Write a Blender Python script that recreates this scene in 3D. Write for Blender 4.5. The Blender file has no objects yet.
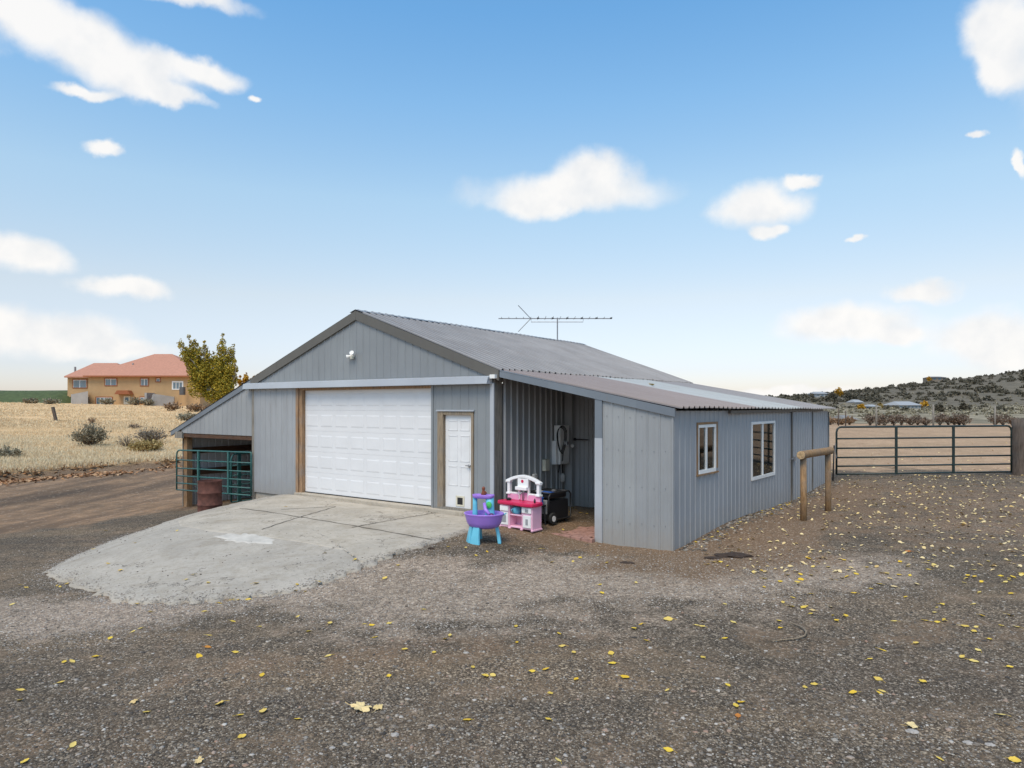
import bpy, bmesh, math, random
import numpy as np
from mathutils import Vector, Matrix, noise
random.seed(7); rng = np.random.default_rng(7)
R = math.radians
scene = bpy.context.scene
col = scene.collection
CZ = 2.23; F = 683.0; HY = 405.0            # camera height, focal length in pixels, horizon row (used for surveying only)
TH = R(35.1)
P0 = (-0.816, 14.3)
U = (math.cos(TH), -math.sin(TH)); V = (math.sin(TH), math.cos(TH))
def L(s, t): return (P0[0]+s*U[0]+t*V[0], P0[1]+s*U[1]+t*V[1])
def X(px, Y): return (px-512.0)/F*Y
def Z(py, Y): return CZ-(py-HY)*Y/F
def sm(a, b, x):
    t = np.clip((x-a)/(b-a), 0, 1); return t*t*(3-2*t)

# ------------------------------------------------------------------ helpers
def tag(o, label=None, cat=None, group=None, kind=None):
    if label: o['label'] = label
    if cat: o['category'] = cat
    if group: o['group'] = group
    if kind: o['kind'] = kind
    return o
def empty(name, loc, rz=0, label=None, cat=None, group=None):
    o = bpy.data.objects.new(name, None); col.objects.link(o)
    o.location = loc; o.rotation_euler = (0, 0, rz); o.empty_display_size = .2
    return tag(o, label, cat, group)
def copy_tree(o, parent=None):
    c = o.copy(); col.objects.link(c); c.parent = parent
    for ch in list(o.children): copy_tree(ch, c)
    return c
class MB:
    def __init__(s): s.v = []; s.f = []; s.m = []; s.mi = 0
    def add(s, vs, fs):
        n = len(s.v); s.v += [tuple(p) for p in vs]
        for f in fs: s.f.append(tuple(i+n for i in f)); s.m.append(s.mi)
        return s
    def hexa(s, c): return s.add(c, [(0,3,2,1),(4,5,6,7),(0,1,5,4),(1,2,6,5),(2,3,7,6),(3,0,4,7)])
    def box(s, x0, x1, y0, y1, z0, z1):
        return s.hexa([(x0,y0,z0),(x1,y0,z0),(x1,y1,z0),(x0,y1,z0),(x0,y0,z1),(x1,y0,z1),(x1,y1,z1),(x0,y1,z1)])
    def bar(s, a, b, w, h, up=(0,0,1)):
        a = Vector(a); b = Vector(b); d = (b-a).normalized(); up = Vector(up)
        sd = d.cross(up)
        if sd.length < 1e-4: sd = d.cross(Vector((1,0,0)))
        sd.normalize(); u2 = sd.cross(d).normalized()
        q = [(-1,-1),(1,-1),(1,1),(-1,1)]
        return s.hexa([a+sd*(i*w/2)+u2*(j*h/2) for i, j in q]+[b+sd*(i*w/2)+u2*(j*h/2) for i, j in q])
    def tube(s, pts, r, n=8, cap=True):
        pts = [Vector(p) for p in pts]; k = len(pts)
        rr = r if isinstance(r, (list, tuple)) else [r]*k
        vs = []; prev = None
        for i, p in enumerate(pts):
            d = (pts[min(i+1, k-1)]-pts[max(i-1, 0)]).normalized()
            if prev is None:
                a = d.cross(Vector((0,0,1)))
                if a.length < .1: a = d.cross(Vector((1,0,0)))
            else:
                a = prev-d*prev.dot(d)
            a.normalize(); prev = a; b = d.cross(a)
            for j in range(n):
                t = 2*math.pi*j/n; vs.append(p+(a*math.cos(t)+b*math.sin(t))*rr[i])
        fs = [(i*n+j, i*n+(j+1) % n, (i+1)*n+(j+1) % n, (i+1)*n+j) for i in range(k-1) for j in range(n)]
        if cap: fs += [tuple(range(n-1, -1, -1)), tuple(range((k-1)*n, k*n))]
        return s.add(vs, fs)
    def lathe(s, prof, c=(0,0,0), n=24, sx=1, sy=1, M=None):
        vs = []
        for r, z in prof:
            for j in range(n):
                t = 2*math.pi*j/n; p = Vector((c[0]+r*sx*math.cos(t), c[1]+r*sy*math.sin(t), c[2]+z))
                vs.append(M @ p if M else p)
        k = len(prof)
        fs = [(i*n+j, i*n+(j+1) % n, (i+1)*n+(j+1) % n, (i+1)*n+j) for i in range(k-1) for j in range(n)]
        fs += [tuple(range(n-1, -1, -1)), tuple(range((k-1)*n, k*n))]
        return s.add(vs, fs)
    def prism(s, poly, y0, y1):                       # poly in (x,z), extruded along y
        n = len(poly)
        vs = [(x, y0, z) for x, z in poly]+[(x, y1, z) for x, z in poly]
        fs = [tuple(range(n)), tuple(range(2*n-1, n-1, -1))]+[(i, i+n, (i+1) % n+n, (i+1) % n) for i in range(n)]
        return s.add(vs, fs)
    def build(s, name, mats, parent=None, smooth=False, bevel=0, colors=None):
        me = bpy.data.meshes.new(name); me.from_pydata(s.v, [], s.f)
        if not isinstance(mats, (list, tuple)): mats = [mats]
        for m in mats: me.materials.append(m)
        if max(s.m, default=0) > 0: me.polygons.foreach_set('material_index', s.m)
        if smooth: me.polygons.foreach_set('use_smooth', [True]*len(me.polygons))
        me.validate(); me.update()
        o = bpy.data.objects.new(name, me); col.objects.link(o)
        if parent: o.parent = parent
        if bevel:
            b = o.modifiers.new('Bevel', 'BEVEL'); b.width = bevel; b.segments = 2; b.limit_method = 'ANGLE'; b.angle_limit = R(35)
        return o

# ------------------------------------------------------------------ materials
def newmat(name):
    m = bpy.data.materials.new(name); m.use_nodes = True
    nt = m.node_tree; b = nt.nodes['Principled BSDF']
    return m, nt, b
def lk(nt, a, b): nt.links.new(a, b)
def nd(nt, t, **kw):
    n = nt.nodes.new(t)
    for k, v in kw.items():
        if k in n.inputs: n.inputs[k].default_value = v
        else: setattr(n, k, v)
    return n
def ramp(nt, fac, stops):
    r = nt.nodes.new('ShaderNodeValToRGB'); e = r.color_ramp.elements
    e[0].position, e[0].color = stops[0][0], (*stops[0][1], 1)
    e[1].position, e[1].color = stops[1][0], (*stops[1][1], 1)
    for p, c in stops[2:]:
        x = e.new(p); x.color = (*c, 1)
    lk(nt, fac, r.inputs[0]); return r.outputs[0]
def mixc(nt, fac, a, b, mode='MIX'):
    m = nt.nodes.new('ShaderNodeMix'); m.data_type = 'RGBA'; m.blend_type = mode
    for sock, val in ((m.inputs[0], fac), (m.inputs[6], a), (m.inputs[7], b)):
        if isinstance(val, bpy.types.NodeSocket): lk(nt, val, sock)
        elif isinstance(val, (int, float)): sock.default_value = val
        else: sock.default_value = (*val, 1)
    return m.outputs[2]
def coord(nt, scale=(1,1,1), kind='Object'):
    t = nt.nodes.new('ShaderNodeTexCoord'); mp = nt.nodes.new('ShaderNodeMapping'); mp.inputs['Scale'].default_value = scale
    lk(nt, t.outputs[kind], mp.inputs[0]); return mp.outputs[0]
def noi(nt, vec, scale, detail=4, rough=.55):
    n = nd(nt, 'ShaderNodeTexNoise', Scale=scale, Detail=detail, Roughness=rough); lk(nt, vec, n.inputs['Vector']); return n.outputs['Fac']
def math_(nt, op, a, b=None, c=None, clamp=False):
    m = nt.nodes.new('ShaderNodeMath'); m.operation = op; m.use_clamp = clamp
    for i, val in enumerate((a, b, c)):
        if val is None: continue
        if isinstance(val, bpy.types.NodeSocket): lk(nt, val, m.inputs[i])
        else: m.inputs[i].default_value = val
    return m.outputs[0]
def bump(nt, h, strength, dist, b):
    n = nd(nt, 'ShaderNodeBump', Strength=strength, Distance=dist); lk(nt, h, n.inputs['Height']); lk(nt, n.outputs[0], b.inputs['Normal']); return n
def plain(name, c, rough=.6, metal=0, var=.12, scale=6, spec=.4, bmp=0, sc3=(1,1,1)):
    m, nt, b = newmat(name)
    v = coord(nt, sc3); f = noi(nt, v, scale, 5)
    lo = tuple(x*(1-var) for x in c); hi = tuple(min(1, x*(1+var)) for x in c)
    lk(nt, ramp(nt, f, [(.3, lo), (.7, hi)]), b.inputs['Base Color'])
    b.inputs['Roughness'].default_value = rough; b.inputs['Metallic'].default_value = metal
    b.inputs['Specular IOR Level'].default_value = spec
    if bmp: bump(nt, noi(nt, v, scale*3, 5), .5, bmp, b)
    return m
def steel(name, c, rough=.42, dirt=.25, streak=(3, 3, .35), spec=.5, metal=0):
    m, nt, b = newmat(name)
    v = coord(nt, streak); v1 = coord(nt)
    f = noi(nt, v, 2.2, 6, .65); g = noi(nt, v1, .9, 3)
    base = ramp(nt, g, [(.3, tuple(x*.93 for x in c)), (.7, tuple(x*1.06 for x in c))])
    dm = ramp(nt, f, [(.5, (0,0,0)), (.78, (dirt,)*3)])
    cc = mixc(nt, dm, base, (c[0]*.62, c[1]*.58, c[2]*.52))
    sx = nt.nodes.new('ShaderNodeSeparateXYZ'); lk(nt, v1, sx.inputs[0])
    pid = math_(nt, 'FLOOR', math_(nt, 'MULTIPLY', math_(nt, 'ADD', sx.outputs[0], sx.outputs[1]), 1.09))
    wn = nt.nodes.new('ShaderNodeTexWhiteNoise'); wn.noise_dimensions = '1D'; lk(nt, pid, wn.inputs['W'])
    cc = mixc(nt, 1.0, cc, ramp(nt, wn.outputs['Value'], [(0, (.94,.94,.95)), (1, (1.05,1.05,1.04))]), 'MULTIPLY')
    hgt = math_(nt, 'ADD', sx.outputs[2], math_(nt, 'MULTIPLY', math_(nt, 'SUBTRACT', noi(nt, v1, 5, 6, .7), .5), -.9))
    mh = nd(nt, 'ShaderNodeMapRange'); lk(nt, hgt, mh.inputs[0]); mh.inputs[1].default_value = .30; mh.inputs[2].default_value = -.30; mh.inputs[3].default_value = 0; mh.inputs[4].default_value = .5
    cc = mixc(nt, mh.outputs[0], cc, (.30,.26,.215))
    rs = noi(nt, coord(nt, (9, 9, .5)), 1.5, 5, .7)
    cc = mixc(nt, ramp(nt, rs, [(.64, (0,0,0)), (.76, (.35,)*3)]), cc, (.21,.175,.14))
    sp = noi(nt, v1, 90, 2); cc = mixc(nt, ramp(nt, sp, [(.7, (0,0,0)), (.76, (.35,)*3)]), cc, (.12,.10,.08))
    lk(nt, cc, b.inputs['Base Color'])
    rr = nd(nt, 'ShaderNodeMapRange'); lk(nt, f, rr.inputs[0]); rr.inputs[3].default_value = rough-.08; rr.inputs[4].default_value = rough+.2
    lk(nt, rr.outputs[0], b.inputs['Roughness']); b.inputs['Specular IOR Level'].default_value = spec; b.inputs['Metallic'].default_value = metal
    bump(nt, noi(nt, v1, 1.6, 2), .35, .02, b)
    return m
def wood(name, c, dark=.45, scale=(14, 14, 1.2), rough=.85):
    m, nt, b = newmat(name)
    v = coord(nt, scale); f = noi(nt, v, 2.5, 7, .7); g = noi(nt, coord(nt), 3, 4)
    a = ramp(nt, f, [(.3, tuple(x*dark for x in c)), (.55, c), (.8, tuple(min(1, x*1.35) for x in c))])
    lk(nt, mixc(nt, ramp(nt, g, [(.45, (0,0,0)), (.75, (.5,)*3)]), a, tuple(sum(c)/3*.9 for _ in c)), b.inputs['Base Color'])
    b.inputs['Roughness'].default_value = rough; b.inputs['Specular IOR Level'].default_value = .2
    bump(nt, f, .7, .012, b)
    return m
def leafm(name, cs, rough=.55, trans=.25, scale=40):
    m, nt, b = newmat(name)
    oi = nt.nodes.new('ShaderNodeObjectInfo'); geo = nt.nodes.new('ShaderNodeNewGeometry')
    rnd = math_(nt, 'FRACT', math_(nt, 'ADD', oi.outputs['Random'], geo.outputs['Random Per Island']))
    c = ramp(nt, rnd, [(i/max(1, len(cs)-1), x) for i, x in enumerate(cs)])
    f = noi(nt, coord(nt), scale, 4)
    lk(nt, mixc(nt, ramp(nt, f, [(.4, (0,0,0)), (.8, (.4,)*3)]), c, tuple(x*.7 for x in cs[0])), b.inputs['Base Color'])
    b.inputs['Roughness'].default_value = rough; b.inputs['Specular IOR Level'].default_value = .25
    return m
M = {}
M['steel'] = steel('painted_steel', (.235,.252,.264))
M['steel_side'] = steel('weathered_steel', (.315,.327,.342), dirt=.35)
M['steel_pale'] = steel('pale_steel', (.30,.312,.32), dirt=.3)
M['steel_dark'] = steel('grey_steel', (.33,.335,.335), dirt=.3)  # pale grey base for recess, partition and left rear walls
M['trim'] = steel('trim_steel', (.40,.425,.46), dirt=.15, streak=(.3,3,3))
M['trim_blue'] = steel('blue_trim', (.165,.19,.22), dirt=.2)
M['steel_lit'] = steel('lit_steel_sheet', (.62,.64,.66), dirt=.3)  # inner lean-to wall: light coming through is put into a paler base colour
M['bronze'] = steel('bronze_trim', (.115,.108,.095), dirt=.1, rough=.5)
M['brown_trim'] = plain('brown_trim', (.13,.115,.10), .6)
def ribshade(nt, c, ph=.03):  # shade at the rib feet painted into the roof colour, sharpens the ribs
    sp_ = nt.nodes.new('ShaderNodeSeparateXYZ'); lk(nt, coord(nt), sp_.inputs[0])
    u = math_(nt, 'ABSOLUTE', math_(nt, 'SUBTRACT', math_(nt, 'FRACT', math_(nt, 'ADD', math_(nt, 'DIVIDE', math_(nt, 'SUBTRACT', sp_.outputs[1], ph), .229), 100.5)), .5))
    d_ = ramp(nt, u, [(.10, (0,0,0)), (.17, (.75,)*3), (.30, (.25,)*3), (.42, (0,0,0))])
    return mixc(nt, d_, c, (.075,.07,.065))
def roofmat():
    m, nt, b = newmat('roof_steel')
    v = coord(nt, (1.2, 1, 1)); vs = coord(nt, (.5, 6, .5))
    g = noi(nt, v, 1.1, 5, .6); f = noi(nt, vs, 2.0, 6, .7)
    c = ramp(nt, g, [(.3, (.215,.21,.215)), (.7, (.30,.292,.295))])
    c = mixc(nt, ramp(nt, f, [(.45, (0,0,0)), (.75, (.55,)*3)]), c, (.21,.18,.17))
    c = ribshade(nt, c)
    lk(nt, c, b.inputs['Base Color']); b.inputs['Roughness'].default_value = .5; b.inputs['Metallic'].default_value = .0
    bump(nt, g, .3, .02, b); return m
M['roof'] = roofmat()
def roofmat2():
    m, nt, b = newmat('patched_roof_steel')
    v = coord(nt, (1.2, 1, 1)); vs = coord(nt, (.5, 6, .5))
    sep = nt.nodes.new('ShaderNodeSeparateXYZ'); lk(nt, coord(nt), sep.inputs[0])
    y = math_(nt, 'ADD', sep.outputs[1], math_(nt, 'MULTIPLY', noi(nt, vs, .8, 3), .25))
    mr = nd(nt, 'ShaderNodeMapRange'); lk(nt, y, mr.inputs[0]); mr.inputs[1].default_value = 0; mr.inputs[2].default_value = 12
    c = ramp(nt, mr.outputs[0], [(0, (.245,.20,.19)), (.335, (.24,.20,.195)), (.345, (.37,.395,.40)), (.62, (.34,.365,.37)), (.63, (.225,.22,.23)), (1, (.215,.21,.22))])
    f = noi(nt, vs, 2.0, 6, .7)
    c = mixc(nt, ramp(nt, f, [(.45, (0,0,0)), (.75, (.4,)*3)]), c, (.16,.12,.115))
    c = ribshade(nt, c, .1)
    lk(nt, c, b.inputs['Base Color']); b.inputs['Roughness'].default_value = .5; b.inputs['Metallic'].default_value = .0
    return m
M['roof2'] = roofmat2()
M['white'] = plain('white_enamel', (.70,.70,.71), .42, var=.03, scale=2)
M['doorwhite'] = plain('white_door_paint', (.71,.71,.715), .5, var=.05, scale=3)
M['winwhite'] = plain('white_vinyl', (.8,.79,.76), .4, var=.05)
M['oldwood'] = wood('weathered_lumber', (.30,.235,.165))
M['jambwood'] = wood('stained_jamb', (.36,.225,.13))
M['postwood'] = wood('brown_lumber', (.34,.20,.10))
M['greywood'] = wood('grey_lumber', (.26,.235,.20))
M['darkwood'] = wood('dark_lumber', (.12,.065,.04), scale=(1.5,1.5,12))
M['logwood'] = wood('peeled_log', (.33,.20,.10), scale=(9,9,2))
M['logend'] = wood('log_end', (.52,.36,.20), scale=(8,8,8))
M['tie'] = wood('old_tie', (.13,.10,.08), scale=(10,10,1.5))
M['teal'] = plain('teal_paint', (.035,.125,.118), .45, var=.25, scale=12)
M['green'] = plain('dark_green_paint', (.018,.034,.033), .4, var=.2, scale=10)
M['rust'] = plain('rusty_drum', (.115,.045,.033), .8, var=.4, scale=7, bmp=.004)
M['black'] = plain('black_plastic', (.02,.02,.022), .4)
M['rubber'] = plain('rubber', (.025,.025,.025), .8)
M['purple'] = plain('purple_plastic', (.36,.20,.66), .35, var=.04)
M['aqua'] = plain('aqua_plastic', (.14,.50,.66), .35, var=.04)
M['pink'] = plain('pink_plastic', (.76,.33,.52), .35, var=.04)
M['rosep'] = plain('pale_pink_plastic', (.82,.48,.62), .35, var=.04)
M['red'] = plain('crimson_plastic', (.60,.02,.09), .3, var=.04)
M['toywhite'] = plain('white_plastic', (.82,.82,.82), .35, var=.03)
M['toybrown'] = plain('brown_plastic', (.20,.055,.025), .5)
M['toyblue'] = plain('blue_plastic', (.03,.12,.45), .35)
M['toygreen'] = plain('green_plastic', (.08,.5,.12), .35)
M['toygrey'] = plain('grey_plastic', (.30,.31,.33), .4)
M['toypurple'] = plain('dark_purple_plastic', (.10,.03,.13), .4)
M['ivory'] = plain('ivory_paint', (.62,.58,.46), .5)
M['boxgrey'] = steel('box_enamel', (.84,.83,.79), dirt=.08)
M['alu'] = plain('aluminium', (.30,.30,.31), .5, metal=.5)
M['screw'] = plain('screw_head', (.16,.17,.18), .5)
M['brick'] = None
def glass(name, tint=(.6,.68,.7), refl=.12):
    m, nt, b = newmat(name); nt.nodes.remove(b)
    out = nt.nodes['Material Output']
    tr = nt.nodes.new('ShaderNodeBsdfTransparent'); tr.inputs[0].default_value = (*tint, 1)
    gl = nt.nodes.new('ShaderNodeBsdfGlossy'); gl.inputs['Roughness'].default_value = .03
    fr = nd(nt, 'ShaderNodeFresnel', IOR=1.5); mx = nt.nodes.new('ShaderNodeMixShader')
    lk(nt, math_(nt, 'ADD', fr.outputs[0], refl-.04), mx.inputs[0]); lk(nt, tr.outputs[0], mx.inputs[1]); lk(nt, gl.outputs[0], mx.inputs[2])
    lk(nt, mx.outputs[0], out.inputs[0]); return m
M['glass'] = glass('window_glass', (.85,.9,.9), .10)
M['farglass'] = plain('far_window_glass', (.10,.17,.22), .12, var=.3, scale=.5, spec=.9)

# ------------------------------------------------------------------ terrain
class TPS:
    def __init__(s, pts):
        P = np.array(pts, float); s.p = P[:, :2]; n = len(P)
        K = s.k(np.linalg.norm(s.p[:, None]-s.p[None], axis=2))+np.eye(n)*.6
        A = np.zeros((n+3, n+3)); A[:n, :n] = K; A[:n, n] = 1; A[:n, n+1:] = s.p; A[n, :n] = 1; A[n+1:, :n] = s.p.T
        s.w = np.linalg.solve(A, np.concatenate([P[:, 2], [0,0,0]]))
    def k(s, r): return np.where(r > 1e-9, r*r*np.log(np.maximum(r, 1e-9)), 0)
    def __call__(s, x, y):
        x = np.asarray(x, float); y = np.asarray(y, float); out = np.zeros(x.shape)+s.w[-3]+s.w[-2]*x+s.w[-1]*y
        for (a, b), w in zip(s.p, s.w[:-3]):
            out = out+w*s.k(np.hypot(x-a, y-b))
        return out
def yz(px, py, z): Y = F*(CZ-z)/(py-HY); return (X(px, Y), Y, z)
W0 = L(4.39, 0); WD = (math.sin(R(37.8)), math.cos(R(37.8)))
def SW(t, o=0): return (W0[0]+WD[0]*t+WD[1]*o, W0[1]+WD[1]*t-WD[0]*o)   # along the tapered side wall, o = outward
edge_px = [(473,529,-.12),(430,542,-.16),(395,554,-.23),(362,566,-.3),(325,582,-.4),(278,593,-.47),(240,598,-.51),(200,601,-.55),(158,603,-.58),(120,600,-.62),
           (88,590,-.67),(60,580,-.72),(45,571,-.77),(70,558,-.77),(110,541,-.72),(140,531,-.66),(170,520,-.55),(197,512,-.42),(222,506,-.28),(250,499,-.12)]
edge = [yz(*e) for e in edge_px]
pa = L(-6.3,-.06); pb = L(.35,-.06); pc = L(.5,-.3)
edge = [(pc[0], pc[1], -.1)]+edge+[(pa[0], pa[1], -.1), (L(-3.5,-.06)[0], L(-3.5,-.06)[1], -.09), (L(-1,-.06)[0], L(-1,-.06)[1], -.09), (pb[0], pb[1], -.09)]
apron_tps = TPS(edge+[(*L(-3.5,-2.5), -.13), (*L(-1,-2), -.12), (*L(-5.5,-2.5), -.2), (*L(-4,-5), -.34)])
cp = []
def lp(s, t, z): cp.append((*L(s, t), z))
for a in [(-11.2,0,-.87),(-9.5,-.5,-.74),(-7.8,-.1,-.42),(-7.24,-1.54,-.55),(.6,-.1,-.1),(2.98,-.1,-.31),(4.39,-.1,-.29),(.55,2.8,-.16),(2.5,2.8,-.18),(-11.5,11,-.85),(-5,11,-.3),(3,12,0),(-9.5,5,-.75),(-4,5,-.2)]: lp(*a)
for t, z in ((1.3,-.22),(2.71,-.12),(5,-.17),(7,-.19),(10.1,-.07)): cp.append((*SW(t,.1), z))
cp += [(6.02,14.1,-.15),(7.03,15.2,-.14),(10,21,.02),(15.8,21.5,.03),(6,60,.5),(30,60,.47),(62,60,.5),(-8,58,0),(-12,18,-.85),(-18,25,-.82),(-14,12,-.8),(-9.5,9,-.7),(-25,40,-.8),
       (0,4.5,-.35),(0,0,-.4),(-6,5,-.5),(6,5,-.35),(4,8,-.31),(10,10,-.2),(-3,8,-.42),(-10,0,-.6),(15,5,-.2),(20,15,0),(25,30,.2),(12,40,.3),(0,-20,-.4),(-30,0,-.9),(30,0,0),(-25,-18,-.8),(30,-18,-.2)]
cp += [(x, y, z-.025) for x, y, z in edge[1:18]]
ground_tps = TPS(cp)
poly = np.array([(x, y) for x, y, z in edge])
def inside(x, y, pg=poly):
    x = np.asarray(x, float); y = np.asarray(y, float); r = np.zeros(x.shape, bool); n = len(pg)
    for i in range(n):
        x1, y1 = pg[i]; x2, y2 = pg[(i+1) % n]
        c = ((y1 > y) != (y2 > y)) & (x < (x2-x1)*(y-y1)/((y2-y1) or 1e-9)+x1); r ^= c
    return r
BN = (-.868, .496)
def bankd(x, y): return (x+20.3)*BN[0]+(y-27.1)*BN[1]
def snoise(x, y, sc, seed=0, oct=3):
    r = np.random.default_rng(seed); out = np.zeros(np.shape(x)); a = 1.
    for k in range(oct):
        for j in range(5):
            th = r.uniform(0, 6.283); ph = r.uniform(0, 6.283); f = 6.283/sc*r.uniform(.6, 1.4)*2**k
            out = out+a*np.sin(f*(x*math.cos(th)+y*math.sin(th))+ph+1.3*np.sin(f*.5*(y*math.cos(th)-x*math.sin(th))+ph*2))
        a *= .5
    return out/5
def H(x, y, micro=True):
    x = np.asarray(x, float); y = np.asarray(y, float)
    z = ground_tps(np.clip(x, -35, 62), np.clip(y, -20, 60))
    d = bankd(x, y)
    w = sm(-6, -.5, d); z = z*(1-w)-.78*w
    dw = d+.35*snoise(x, y, 4, 3)
    z = z+.36*sm(0, .55, dw)+np.clip(d, 0, 110)*.028+sm(0, 5, d)*.10*snoise(x, y, 9, 5)
    if micro:
        fade = 1-sm(30, 60, np.hypot(x, y))
        z = z+fade*(.012*snoise(x, y, 2.2, 1)+.006*snoise(x, y, .6, 2))
        ins = inside(x, y)
        az = apron_tps(x, y)
        z = np.where(ins, np.minimum(z, az-.05), z)
    return z
def h1(x, y): return float(H(np.array([x]), np.array([y]))[0])
def surf(x, y):
    return float(apron_tps(np.array([x]), np.array([y]))[0])+.003 if bool(inside(np.array([x]), np.array([y]))[0]) else h1(x, y)

def axis(lo, hi, step, far, g=1.16):
    a = list(np.arange(lo, hi+1e-6, step)); d = step
    b = [a[-1]]
    while b[-1] < far: d = min(d*g, 90); b.append(b[-1]+d)
    c = [a[0]]; d = step
    while c[-1] > -far: d = min(d*g, 90); c.append(c[-1]-d)
    return np.array(c[:0:-1]+a+b[1:])
xs = axis(-16, 16, .14, 2600); ys = axis(2, 26, .14, 2600)
GX, GY = np.meshgrid(xs, ys)
GZ = H(GX, GY)
nx, ny = len(xs), len(ys)
me = bpy.data.meshes.new('ground')
vv = np.stack([GX.ravel(), GY.ravel(), GZ.ravel()], 1)
idx = np.arange(nx*ny).reshape(ny, nx)
fc = np.stack([idx[:-1,:-1].ravel(), idx[:-1,1:].ravel(), idx[1:,1:].ravel(), idx[1:,:-1].ravel()], 1)
me.from_pydata(vv.tolist(), [], fc.tolist()); me.polygons.foreach_set('use_smooth', [True]*len(me.polygons))
def att(name, val):
    a = me.attributes.new(name, 'FLOAT', 'POINT'); a.data.foreach_set('value', np.asarray(val, dtype=np.float32).ravel())
D = bankd(GX, GY); wob = snoise(GX, GY, 3.5, 11)
def blob(cx, cy, rx, ry, ang=0, soft=.5):
    ca, sa = math.cos(ang), math.sin(ang); dx = GX-cx; dy = GY-cy
    q = np.hypot((dx*ca+dy*sa)/rx, (-dx*sa+dy*ca)/ry)+.18*wob
    return 1-sm(1-soft, 1+soft*.4, q)
light = np.maximum.reduce([blob(-7.2, 9.2, 4.2, 1.5, .1), blob(-1.6, 9.7, 2.6, 1.6, -.5), blob(1.6, 10.2, 3.2, 1.6, -.1), blob(4.2, 10.2, 2.6, 1.2, .2)*.9, blob(.5, 8.2, 4.5, 1.0, .1)*.45])
dl = np.minimum.reduce([np.hypot(GX-SW(t, .5)[0], GY-SW(t, .5)[1]) for t in (0, 1.5, 3, 4.5, 6, 7.5, 9)])
brown = np.maximum.reduce([blob(3.2, 10.9, 2.6, .7, .1)*.9, (1-sm(.5, 2.6, dl+.4*wob)), blob(1.2, 12.9, 2.2, 1.6)*.75, blob(-1.5, 7.0, 3.0, .5, .2)*.45, blob(10.5, 15.5, 5.5, 5.5, .3)*.62, blob(4.5, 7.6, 3.0, .6, .1)*.35, blob(-4.5, 5.5, 3.0, .35, -.1)*.3])
road = sm(-11.2, -12.2, -(-GX*1.0)*0-0)*0
lr = sm(0, 1, (-(GX)*.868+GY*.496-17.4)/1.6+.45*wob)          # the dirt road left of the shed
road = lr*(1-sm(-1.2, .2, D+.4*wob))
field = sm(24.2, 28, GY+1.2*wob+.25*GX)*(GX > -6)*(1-sm(-1, 1, D))
grass = sm(.1, .8, D+.35*snoise(GX, GY, 4, 3))
brown = np.maximum(brown, sm(-2.6, -1.2, D+.5*wob)*(1-sm(.6, 1.5, D)))
for k, v in (('light', light*.82), ('brown', brown*(1-field)), ('road', road*(1-grass)), ('field', field), ('grass', grass)): att(k, v)
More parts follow.
